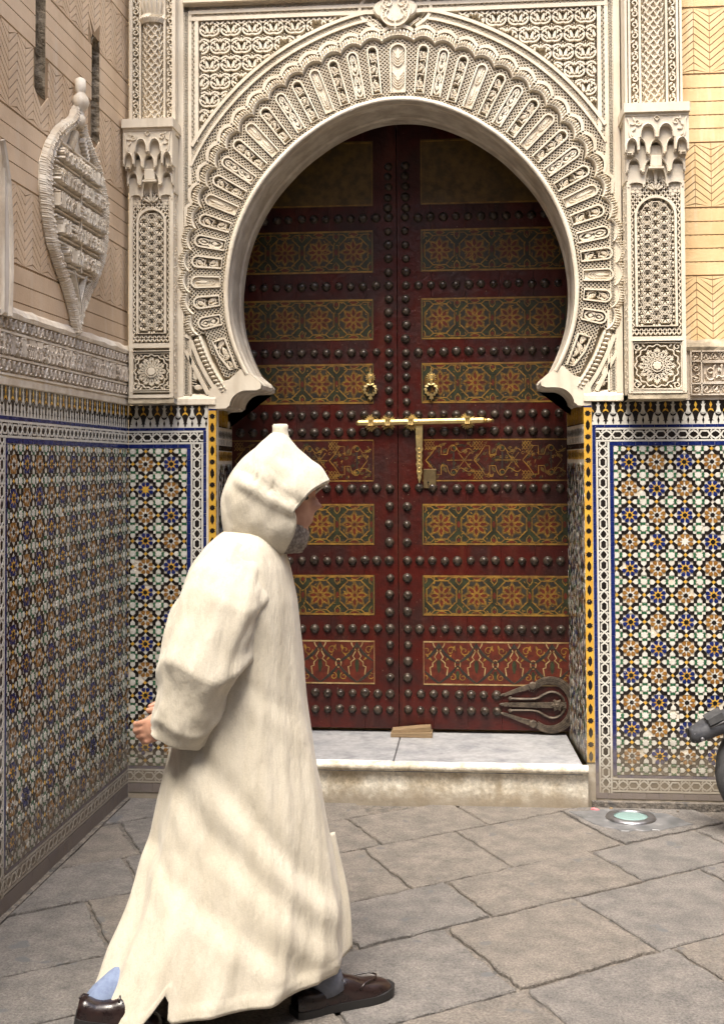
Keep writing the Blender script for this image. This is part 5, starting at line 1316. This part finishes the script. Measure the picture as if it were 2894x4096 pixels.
# wooden offcuts under the door
w1 = MB(); w1.prism([(-.445, .2125), (-.235, .2125), (-.235, .238), (-.445, .232)], -.52, -.44, lambda u, v, h: (u, -h, v), 0, bottom=True)
tag(w1.build('wood_wedge', 'wood'), 'flat piece of raw wood lying on the marble under the door seam', 'wood block', 'wood pieces under the door')
w2 = MB(); w2.prism([(-.44, .2335), (-.24, .2395), (-.245, .262), (-.30, .258), (-.44, .243)], -.535, -.46, lambda u, v, h: (u, -h, v), 0, bottom=True)
tag(w2.build('wood_wedge', 'wood'), 'upper thin wedge of wood jammed under the door seam', 'wood block', 'wood pieces under the door')
# ------------------------------------------------------------------ unseen houses added behind and right of the viewer to shade the lane
ho = thing('shading_house', 'unseen plain house added behind the viewer to shade the lane', 'house', (0, -8.2, 0))
s = MB(); s.prism([(-9, 0), (9, 0), (9, 7.2), (-9, 7.2)], -.6, 0, lambda u, v, h: (u, h, v), 0, bottom=True); s.build('wall', 'cementw', ho)
s = MB(); s.prism([(-9.1, 7.2), (9.1, 7.2), (9.1, 7.4), (-9.1, 7.4)], -.6, .25, lambda u, v, h: (u, h, v), 0, bottom=True); s.build('cornice', 'cementw', ho)
for x in (-4.5, -1.5, 1.8, 5):
    s = MB(); s.prism([(x, 3.6), (x+.8, 3.6), (x+.8, 4.9), (x, 4.9)], -.05, .03, lambda u, v, h: (u, h, v)); s.build('shutter', 'wood', ho)
hr = thing('shading_flank_house', 'unseen plain house added on the right to shade the lane and darken tile reflections', 'house', (4.6, 0, 0))  # added out of view so the left tiles reflect a dark wall, not sky
s = MB(); s.prism([(-8.2, 0), (0, 0), (0, 6.2), (-8.2, 6.2)], -.5, 0, lambda u, v, h: (-h, u, v), 0, bottom=True); s.build('wall', 'cementw', hr)
s = MB(); s.prism([(-6.5, 0), (-5.4, 0), (-5.4, 2.2), (-6.5, 2.2)], -.05, .03, lambda u, v, h: (-h, u, v)); s.build('door', 'wood', hr)
# ------------------------------------------------------------------ parked scooter at the right edge
sk = thing('motor_scooter', 'dusty black motor scooter whose rear wheel and mudguard enter at right', 'scooter', (1.27, -.42, 0))
wx, wz, wr = 0., .285, .265
Fw = lambda u, v, h: (u, -h, v)
s = MB(); n_ = 72; prf = [(.155, -.030), (.20, -.050), (.235, -.052), (.255, -.042), (.265, -.020), (.2665, 0), (.265, .020), (.255, .042), (.235, .052), (.20, .050), (.155, .030)]
def tyre(i, j):
    r_, h = prf[j]; a = 2*PI*i/n_; g_ = 1
    if 2 <= j <= 8 and (i+abs(j-5)) % 6 == 0: r_ -= .007; h *= .9
    return (wx+r_*math.cos(a), h, wz+r_*math.sin(a))
s.grid(n_, len(prf), tyre, closeu=True); wh = s.build('tyre', 'tyre', sk, True)
s = MB(); s.grid(36, 5, lambda i, j: (wx+(.158, .150, .135, .150, .158)[j]*math.cos(2*PI*i/36), (-.03, -.022, 0, .022, .03)[j], wz+(.158, .150, .135, .150, .158)[j]*math.sin(2*PI*i/36)), closeu=True)
for k in range(5): a = 2*PI*k/5; s.tube([(wx+.03*math.cos(a), 0, wz+.03*math.sin(a)), (wx+.14*math.cos(a+.15), 0, wz+.14*math.sin(a+.15))], .014, 6)
s.tube([(wx, -.06, wz), (wx, .06, wz)], .04, 12); s.build('rim', 'steel', sk, True)
# mudguard: trough that follows the wheel and runs out in a flat tail
s = MB(); arc = [(wx+.325*math.cos(a), wz+.325*math.sin(a)) for a in [lerp(R(20), R(112), k/12) for k in range(13)]]
arc += [(-.185, .540), (-.25, .515), (-.31, .485), (-.345, .462), (-.365, .452), (-.372, .447)]
wid = [.075]*13+[.075, .072, .066, .058, .048, .03]
def fen(i, j):
    x, z = arc[i]; t = (-1, -.92, -.5, 0, .5, .92, 1)[j]; return (x, t*wid[i], z-(.062 if abs(t) == 1 else .0)*(wid[i]/.075)+.008*(1-t*t))
s.grid(len(arc), 7, fen); o = s.build('mudguard', 'fender', sk, True); md_ = o.modifiers.new('solid', 'SOLIDIFY'); md_.thickness = .006
s = MB()
for a, b in (((-.300, .489), (-.235, .521)),):
    dx, dz = b[0]-a[0], b[1]-a[1]; l = math.hypot(dx, dz); nx, nz = -dz/l, dx/l
    P = [a, b, (b[0]+nx*.034, b[1]+nz*.034), (a[0]+nx*.030, a[1]+nz*.030)]
    s.prism(P, -.02, .080, Fw, 0, ch=.004, bottom=True)
s.build('reflector_block', 'tyre', sk)
s = MB()
for (x, z) in ((-.33, .468), (-.20, .535), (-.12, .57)): s.prism(circ(x, z-.035, .008, 8), .03, wid[13]+.004, Fw, 0, ch=.002)
s.tube([(-.36, -.05, .449), (-.25, -.075, .505), (-.12, -.078, .575)], .004, 6); s.build('guard_bolts', 'steel', sk)
s = MB(); s.tube([(0, -.075, .285), (.10, -.085, .50), (.16, -.085, .62)], .022, 10); s.tube([(0, .075, .285), (.10, .085, .50), (.16, .085, .62)], .022, 10); s.build('shock_absorber', 'steel', sk, True)
s = MB(); s.grid(14, 12, lambda i, j: (lerp(-.02, .75, i/13), .13*math.cos(2*PI*j/12)*(1-.4*(1-i/13)**3), .70+.085*math.sin(2*PI*j/12)*(1-.5*(1-i/13)**4)+.05*math.sin(i*.3)), closev=True); s.build('seat', 'sole', sk, True)
s = MB(); s.grid(12, 12, lambda i, j: (lerp(.05, .85, i/11), .15*math.cos(2*PI*j/12), .50+.12*math.sin(2*PI*j/12)), closev=True); s.tube([(0, -.07, .285), (.5, -.09, .30)], .035, 8); s.build('body_shell', 'fender', sk, True)
s = MB(); s.tube([(.55, .10, 0.006), (.60, .08, .2), (.65, .04, .4)], .012, 8); s.build('stand', 'steel', sk)

# ------------------------------------------------------------------ walking man in a hooded djellaba
MY = -2.19
man = thing('person', 'man in a cream hooded robe walking to the right past the door', 'person', (-.74, MY, 0))
O = Vector((-.74, MY, 0))
def L_(p): return tuple(Vector(p)-O)
def sm(tab, x):          # smooth table look-up
    if x <= tab[0][0]: return tab[0][1]
    for (a, b), (c, d) in zip(tab, tab[1:]):
        if x <= c: t = (x-a)/(c-a); t = t*t*(3-2*t); return b+(d-b)*t
    return tab[-1][1]
def cat(tab, x):         # Catmull-Rom through table values
    n = len(tab)
    if x <= tab[0][0]: return tab[0][1]
    if x >= tab[-1][0]: return tab[-1][1]
    for i in range(n-1):
        if x <= tab[i+1][0]:
            p0 = tab[max(i-1, 0)][1]; p1 = tab[i][1]; p2 = tab[i+1][1]; p3 = tab[min(i+2, n-1)][1]; t = (x-tab[i][0])/(tab[i+1][0]-tab[i][0])
            return .5*((2*p1)+(-p0+p2)*t+(2*p0-5*p1+4*p2-p3)*t*t+(-p0+3*p1-3*p2+p3)*t**3)
back = [(-.05, -1.135), (.04, -1.11), (.15, -1.07), (.30, -1.018), (.45, -.985), (.60, -.948), (.75, -.915), (.90, -.905), (1.05, -.900), (1.20, -.880), (1.30, -.845), (1.36, -.80), (1.40, -.755), (1.425, -.70)]
front = [(-.05, -.46), (.04, -.445), (.15, -.41), (.30, -.405), (.45, -.428), (.60, -.455), (.75, -.482), (.90, -.505), (1.05, -.520), (1.20, -.538), (1.30, -.560), (1.36, -.580), (1.40, -.60), (1.425, -.64)]
dep = [(-.05, .24), (.04, .235), (.15, .225), (.30, .21), (.45, .195), (.60, .185), (.75, .175), (.90, .170), (1.05, .175), (1.20, .185), (1.30, .18), (1.36, .155), (1.40, .105), (1.425, .05)]
NT, NZ = 150, 130
def ridge(x): return 2*(1-abs(math.sin(x)))**1.4-.75
def robe(i, j):
    th = 2*PI*i/NT; t = j/(NZ-1)
    c, s_ = math.cos(th), math.sin(th)           # c=1 front (+x), s_=-1 towards the viewer
    hem = lerp(.02, .135, (c+1)/2) if s_ < 0 else .115*max(0, c)**1.2+.02+.05*s_
    if s_ < 0: hem += .085*math.exp(-((c+.30)/.055)**2)              # side slit
    z = lerp(hem, 1.425, t)
    b, f, d = cat(back, z), cat(front, z), cat(dep, z)
    cx, a = (b+f)/2, (f-b)/2
    k = max(0, 1-z/1.15)                         # folds grow towards the hem
    fold = .060*k*ridge(3.5*th+.5+.9*z+.5*noise.noise((z*2, c, s_)))+.026*k*ridge(6.5*th-1.8*z+.6)
    fold += .030*noise.noise((c*2.2+z*1.3, s_*2.2, z*2.6+5))+.014*noise.noise((c*6, s_*6, z*7+2))
    # drag lines: seat to rear hem, chest to hip
    for (e0, e1, am, wd) in ((.98, .62, .050, .045), (.78, .55, .034, .04), (1.16, .30, .022, .035), (.52, .40, .030, .035)):
        e = z-(e0-e1*(c*.5+.5)); fold += (-am*math.exp(-(e/wd)**2)+am*.6*math.exp(-((e+wd*1.7)/wd)**2))*max(0, -s_)**.7*sm([(0.03, 0), (.2, 1), (1.1, 1), (1.25, 0)], z)
    if t < .028: fold += .010                    # turned hem
    q = 1+fold; ex = .88
    X = cx+a*q*math.copysign(abs(c)**ex, c); Y = MY+d*q*math.copysign(abs(s_)**ex, s_)
    lean = -.26*max(0, .50-z)*((1-c)/2)**1.3            # rear hem trails towards the viewer
    return L_((X, Y+lean, z))
s = MB(); s.grid(NT, NZ, robe, closeu=True); ro = s.build('robe', 'wool', man, True); q = ro.modifiers.new('solid', 'SOLIDIFY'); q.thickness = .006; q.offset = -1
# front skirt panel caught by the stride
s = MB(); nu, nv = 22, 34
def flap(i, j):
    u, v = i/(nu-1), j/(nv-1); z = lerp(.50, .150+.02*math.sin(u*9), v)
    x = lerp(cat(front, z)-.13, cat(front, z)+.004, u**.7)+.034*v*v*u+.010*math.sin(u*14+v*3)*v
    y = MY+lerp(-.075, .06, u)-.03*math.sin(u*PI)*v+.012*math.sin(u*16+1)*v
    return L_((x, y, z))
s.grid(nu, nv, flap); fp = s.build('front_panel', 'wool', man, True); q = fp.modifiers.new('solid', 'SOLIDIFY'); q.thickness = .008; q.offset = 0
# sleeves
def sleeve(pts, rad, sq, seed):
    s = MB(); n_, m_ = 64, 90
    P = [Vector(p) for p in pts]
    def pos(t):
        x = t*(len(P)-1); i = min(int(x), len(P)-2); f = x-i
        p0, p1, p2, p3 = P[max(i-1, 0)], P[i], P[i+1], P[min(i+2, len(P)-1)]
        return .5*((2*p1)+(-p0+p2)*f+(2*p0-5*p1+4*p2-p3)*f*f+(-p0+3*p1-3*p2+p3)*f**3)
    def fn(i, j):
        t = j/(m_-1); p = pos(t); d = (pos(min(t+.01, 1))-pos(max(t-.01, 0))).normalized(); a = d.cross(Vector((0, 1, 0))).normalized(); b = a.cross(d)
        th = 2*PI*i/n_; r_ = cat(rad, t)
        w_ = 1+.06*math.sin(2*th+t*5+seed)+.085*ridge(t*11+1.1*math.cos(th+seed)+.8*math.sin(2*th))*sm([(0, 0), (.2, .3), (.5, 1), (.85, .7), (1, .2)], t)+.12*noise.noise((math.cos(th)*2, math.sin(th)*2+seed, t*5))+.05*noise.noise((math.cos(th)*5, math.sin(th)*5+seed, t*12))
        return L_(p+a*r_*w_*math.cos(th)*sq+b*r_*w_*math.sin(th)*.78)
    s.grid(n_, m_, fn, closeu=True); o = s.build('sleeve', 'wool', man, True); q = o.modifiers.new('solid', 'SOLIDIFY'); q.thickness = .007; q.offset = -1
sleeve([(-.675, MY-.085, 1.340), (-.720, MY-.150, 1.225), (-.775, MY-.185, 1.07), (-.820, MY-.175, .93), (-.850, MY-.145, .825)], [(0, .070), (.2, .098), (.5, .100), (.8, .086), (1, .078)], 1.10, 0)
sleeve([(-.675, MY+.085, 1.340), (-.72, MY+.15, 1.23), (-.77, MY+.18, 1.07), (-.83, MY+.12, .93), (-.88, MY+.02, .86)], [(0, .070), (.2, .095), (.5, .095), (.8, .080), (1, .070)], 1.0, 2)
# hood
T = [(0, -.745, 1.455), (.08, -.746, 1.51), (.18, -.726, 1.565), (.30, -.690, 1.608), (.42, -.650, 1.645), (.50, -.615, 1.676), (.58, -.572, 1.680), (.68, -.532, 1.645), (.80, -.490, 1.612), (.90, -.462, 1.588), (1.0, -.440, 1.552)]
Bt = [(0, -.745, 1.42), (.15, -.735, 1.385), (.35, -.70, 1.35), (.6, -.645, 1.332), (.8, -.605, 1.328), (1.0, -.572, 1.340)]
Sd = [(0, -.745, .01), (.10, -.738, .055), (.25, -.70, .092), (.45, -.65, .108), (.7, -.59, .108), (.9, -.542, .102), (1.0, -.522, .096)]
tx = lambda tab, k: [(r_[0], r_[k]) for r_ in tab]
s = MB(); nth, nh = 72, 70
def hood(i, j):
    th = 2*PI*i/nth; t = j/(nh-1); c, s_ = math.cos(th), math.sin(th)
    Tx, Tz, Bx, Bz, Sx, Sw = cat(tx(T, 1), t), cat(tx(T, 2), t), cat(tx(Bt, 1), t), cat(tx(Bt, 2), t), cat(tx(Sd, 1), t), cat(tx(Sd, 2), t)
    x = Sx*s_*s_+(Tx if c > 0 else Bx)*c*c; z = (Tz+Bz)/2+(Tz-Bz)/2*math.copysign(abs(c)**.92, c)
    y = Sw*math.copysign(abs(s_)**.95, s_)*(1-.35*max(0, c)**2*0)
    f = .006*noise.noise((x*9, y*9, z*9))+.006*ridge(9*(z+.75*x)+1.2*s_)+.004*noise.noise((x*22, y*22, z*22))*sm([(0, 0), (.2, 1), (.9, 1), (1, .2)], t)
    f += -.014*math.exp(-((z-(1.53-.55*(x+.62)))/.022)**2)*abs(s_)+.010*math.exp(-((z-(1.56-.55*(x+.62)))/.022)**2)*abs(s_)
    y += math.copysign(f*1.6, s_)*abs(s_); z += f*.8*c; x += f*.5
    # the stiff upright point of the hood
    g_ = math.exp(-((t-.56)/.05)**4)*max(0, c)**30; z += .012*g_
    return L_((x, MY+y, z))
s.grid(nth, nh, hood, closeu=True); hd = s.build('hood', 'wool', man, True); q = hd.modifiers.new('solid', 'SOLIDIFY'); q.thickness = .009; q.offset = -1
s = MB()               # square tip and rolled edge
s.grid(16, 8, lambda i, j: L_((-.583+(.044, .034, .027, .024, .023, .024, .020, .0)[j]*math.cos(2*PI*i/16), MY+(.034, .028, .024, .022, .021, .020, .014, 0)[j]*math.sin(2*PI*i/16), (1.645, 1.668, 1.681, 1.694, 1.706, 1.716, 1.721, 1.722)[j])), closeu=True); s.build('hood_tip', 'wool', man, True)
s = MB(); ring = [Vector(hood(i, nh-1)) for i in range(nth)]+[Vector(hood(0, nh-1))]
s.tube(ring, .0050, 8, cap=False); s.build('hood_edge', 'wool', man, True)
# body: one skin, fused by remeshing
s = MB()
hc = Vector((-.578, MY, 1.492))
def headf(i, j):
    a = PI*j/29; b = 2*PI*i/40; dx, dy, dz = math.sin(a)*math.cos(b), math.sin(a)*math.sin(b), math.cos(a)
    x, y, z = .093*dx, .074*dy, .118*dz
    if dx > 0:
        g_ = math.exp(-(dy/.55)**2)
        x += .012*math.exp(-((dz-.28)/.12)**2)*g_-.010*math.exp(-((dz-.08)/.08)**2)*math.exp(-((abs(dy)-.36)/.2)**2)     # brow, eye sockets
        x += .030*math.exp(-((dz+.16)/.11)**2)*math.exp(-(dy/.14)**2)+.014*math.exp(-((dz-.02)/.14)**2)*math.exp(-(dy/.10)**2)   # nose
        x += .014*math.exp(-((dz+.42)/.07)**2)*math.exp(-(dy/.30)**2)+.012*math.exp(-((dz+.55)/.07)**2)*math.exp(-(dy/.28)**2)   # lips
        x += .030*math.exp(-((dz+.86)/.16)**2)*math.exp(-(dy/.45)**2)                                                           # chin
        y *= 1-.10*max(0, -dz)
    return L_(hc+Vector((x, y, z)))
s.grid(40, 30, headf, closeu=True)
for m_ in (-1, 1): s.grid(10, 7, lambda i, j: L_((hc.x-.012+.022*math.sin(PI*j/6)*math.cos(2*PI*i/10), MY+m_*.074+m_*.007*math.cos(PI*j/6), hc.z-.005+.032*math.sin(PI*j/6)*math.sin(2*PI*i/10))), closeu=True)
s.tube([L_(p) for p in ((-.60, MY, 1.43), (-.65, MY, 1.36), (-.68, MY, 1.30))], .058, 12)
s.tube([L_(p) for p in ((-.69, MY, 1.36), (-.72, MY, 1.2), (-.73, MY, 1.0), (-.72, MY, .86), (-.71, MY, .78))], lambda t: .10+.045*math.sin(PI*t), 14)
s.tube([L_((-.69, MY-.13, 1.30)), L_((-.69, MY, 1.315)), L_((-.69, MY+.13, 1.30))], .058, 12)
for m_, sh, el, wr_ in ((-1, (-.69, MY-.13, 1.30), (-.785, MY-.18, 1.05), (-.868, MY-.14, .862)), (1, (-.69, MY+.13, 1.30), (-.78, MY+.17, 1.06), (-.89, MY+.0, .87))):
    s.tube([L_(sh), L_(lerp(Vector(sh), Vector(el), .5)), L_(el), L_(lerp(Vector(el), Vector(wr_), .5)), L_(wr_)], lambda t: .050-.026*t, 12)
    d = (Vector((-.86, .12, -.30)) if m_ < 0 else Vector((-.6, -.6, -.4))).normalized(); w0 = Vector(wr_); side = d.cross(Vector((0, 1, 0))).normalized(); nrm = side.cross(d)
    palm = w0+d*.045; s.grid(12, 9, lambda i, j: L_(palm+d*(-.052*math.cos(PI*j/8))+(side*.040*math.cos(2*PI*i/12)+nrm*.017*math.sin(2*PI*i/12))*math.sin(PI*j/8)**.6), closeu=True)
    for f in range(4):
        b0 = palm+d*.038+side*(-.028+.019*f); ln = (.060, .070, .066, .052)[f]; cu = nrm*(-.02*m_)
        s.tube([L_(b0-d*.012), L_(b0+d*ln*.35), L_(b0+d*ln*.72+cu*.7), L_(b0+d*ln*.88+cu*1.8)], lambda t: .0092-.002*t, 8)
    b0 = palm-d*.025+side*-.034; s.tube([L_(b0), L_(b0+d*.025-side*.018), L_(b0+d*.055-side*.022+nrm*.006)], lambda t: .0115-.003*t, 8)
fa = Vector((-.455, MY-.005, .105)); ra = Vector((-1.04, MY-.185, .115))
s.tube([L_((-.69, MY+.06, .84)), L_((-.58, MY+.03, .50)), L_(lerp(Vector((-.56, MY+.03, .46)), fa, .5)), L_(fa)], lambda t: .085-.050*t, 12)
s.tube([L_((-.73, MY-.07, .84)), L_((-.78, MY-.05, .50)), L_(lerp(Vector((-.80, MY-.04, .44)), ra, .5)+Vector((.06, .05, 0))), L_(ra)], lambda t: .080-.048*t, 12)
bd = s.build('body', 'skin', man, True); q = bd.modifiers.new('fuse', 'REMESH'); q.mode = 'VOXEL'; q.voxel_size = .0055; q.use_smooth_shade = True; q = bd.modifiers.new('soft', 'SMOOTH'); q.iterations = 3; q.factor = .4
# beard
s = MB()
def beard(i, j):
    u, v = lerp(-1, 1, i/17), j/13; z = lerp(1.424, 1.345, v); w_ = .058*math.sqrt(max(.02, 1-(v*.9)**2))
    y = u*w_; x = hc.x+.064+.012*math.sin(PI*v)-.062*abs(u)**2.0-.014*v+.003*noise.noise((u*9, v*9, 1))
    if v < .35 and abs(u) < .38: x -= .014*(1-v/.35)
    return L_((x, MY+y, z))
s.grid(18, 14, beard); o = s.build('beard', 'beard', man, True); q = o.modifiers.new('solid', 'SOLIDIFY'); q.thickness = .012; q.offset = -1
for m_ in (-1, 1):
    s = MB(); s.grid(10, 8, lambda i, j: L_((hc.x+.074+.011*math.cos(PI*j/7)*1.0, MY+m_*.030+.012*math.sin(PI*j/7)*math.cos(2*PI*i/10), hc.z+.010+.008*math.sin(PI*j/7)*math.sin(2*PI*i/10))), closeu=True); s.build('eye', 'tblack', man, True)
# socks, trouser leg, shoes
def ax_(h, t): return (Vector(t)-Vector(h))
s = MB(); s.tube([L_(fa+Vector((-.028, .012, .17))), L_(fa+Vector((-.012, 0, .06))), L_(fa), L_(fa+Vector((.012, .004, -.045)))], lambda t: .054-.006*math.sin(PI*t), 20); s.build('sock', 'sock', man, True)
s = MB(); s.tube([L_(ra+Vector((.065, .05, .045))), L_(ra+Vector((.02, .015, .01))), L_(ra+Vector((-.02, -.01, -.02))), L_(ra+Vector((-.045, -.03, -.05)))], lambda t: .050-.006*t, 20); s.build('trouser_leg', 'denim', man, True)
def shoe(heel, toe, lift, name):
    h = Vector(heel); t = Vector(toe); d = (t-h); Ls = d.length; d.normalize(); sd_ = d.cross(Vector((0, 0, 1))).normalized(); u_ = sd_.cross(d)
    S = lambda a, b, c: L_(h+d*(a*Ls)+sd_*b+u_*c)
    wtab = [(0, .026), (.04, .033), (.15, .037), (.35, .035), (.55, .042), (.72, .049), (.86, .045), (.95, .032), (1, .012)]
    up_ = MB(); nn, mm = 40, 14
    htab = [(0, .062), (.06, .072), (.2, .066), (.36, .072), (.46, .086), (.56, .080), (.70, .062), (.84, .054), (.94, .044), (1, .026)]
    def fn(i, j):
        a = i/(nn-1); th = PI*j/(mm-1); w_, hh = cat(wtab, a), cat(htab, a)
        c, s_ = math.cos(th), math.sin(th)
        return S(a, w_*math.copysign(abs(c)**.7, c)*(1-.12*s_), .018+(hh-.018)*max(0, s_)**.6)
    up_.grid(nn, mm, fn); sh = up_.build('shoe', 'leather', man, True)
    so_ = MB(); P = []
    N2 = 24
    ol_ = [(a/N2, cat(wtab, a/N2)+.004) for a in range(N2+1)]
    out = [(a*Ls, w_) for a, w_ in ol_]+[(a*Ls, -w_) for a, w_ in ol_[::-1]]
    so_.prism([(u/Ls, v) for u, v in out], -.0, .022, lambda u, v, z_: S(-.01+u*1.02, v, z_+(.010*max(0, u-.8)/.2)), 0, bottom=True)
    so_.build('sole', 'sole', sh)
    lc = MB()
    for k in range(4): lc.tube([S(.44+.045*k, -.026, .080-.006*k), S(.45+.045*k, 0, .093-.007*k), S(.44+.045*k, .026, .080-.006*k)], .0032, 6)
    lc.tube([S(.60, -.040, .05), S(.66, -.034, .062), S(.80, -.02, .066), S(.84, 0, .064), S(.80, .02, .066), S(.66, .034, .062), S(.60, .040, .05)], .0028, 6)
    lc.tube([S(.0, 0, .066), S(.03, -.028, .066), S(.2, -.036, .060), S(.36, -.033, .068), S(.44, -.024, .083)], .0035, 6)
    for k in range(3): lc.tube([S(.40+.05*k, -.036, .062-.002*k), S(.405+.05*k, -.0375, .062-.002*k)], .004, 6)
    lc.build('lacing', 'leather', sh, True)
shoe((-.532, -2.268, .012), (-.268, -2.082, .012), 0, 'shoe')
shoe((-1.12, MY-.26, .056), (-.89, MY-.20, .008), .07, 'shoe')
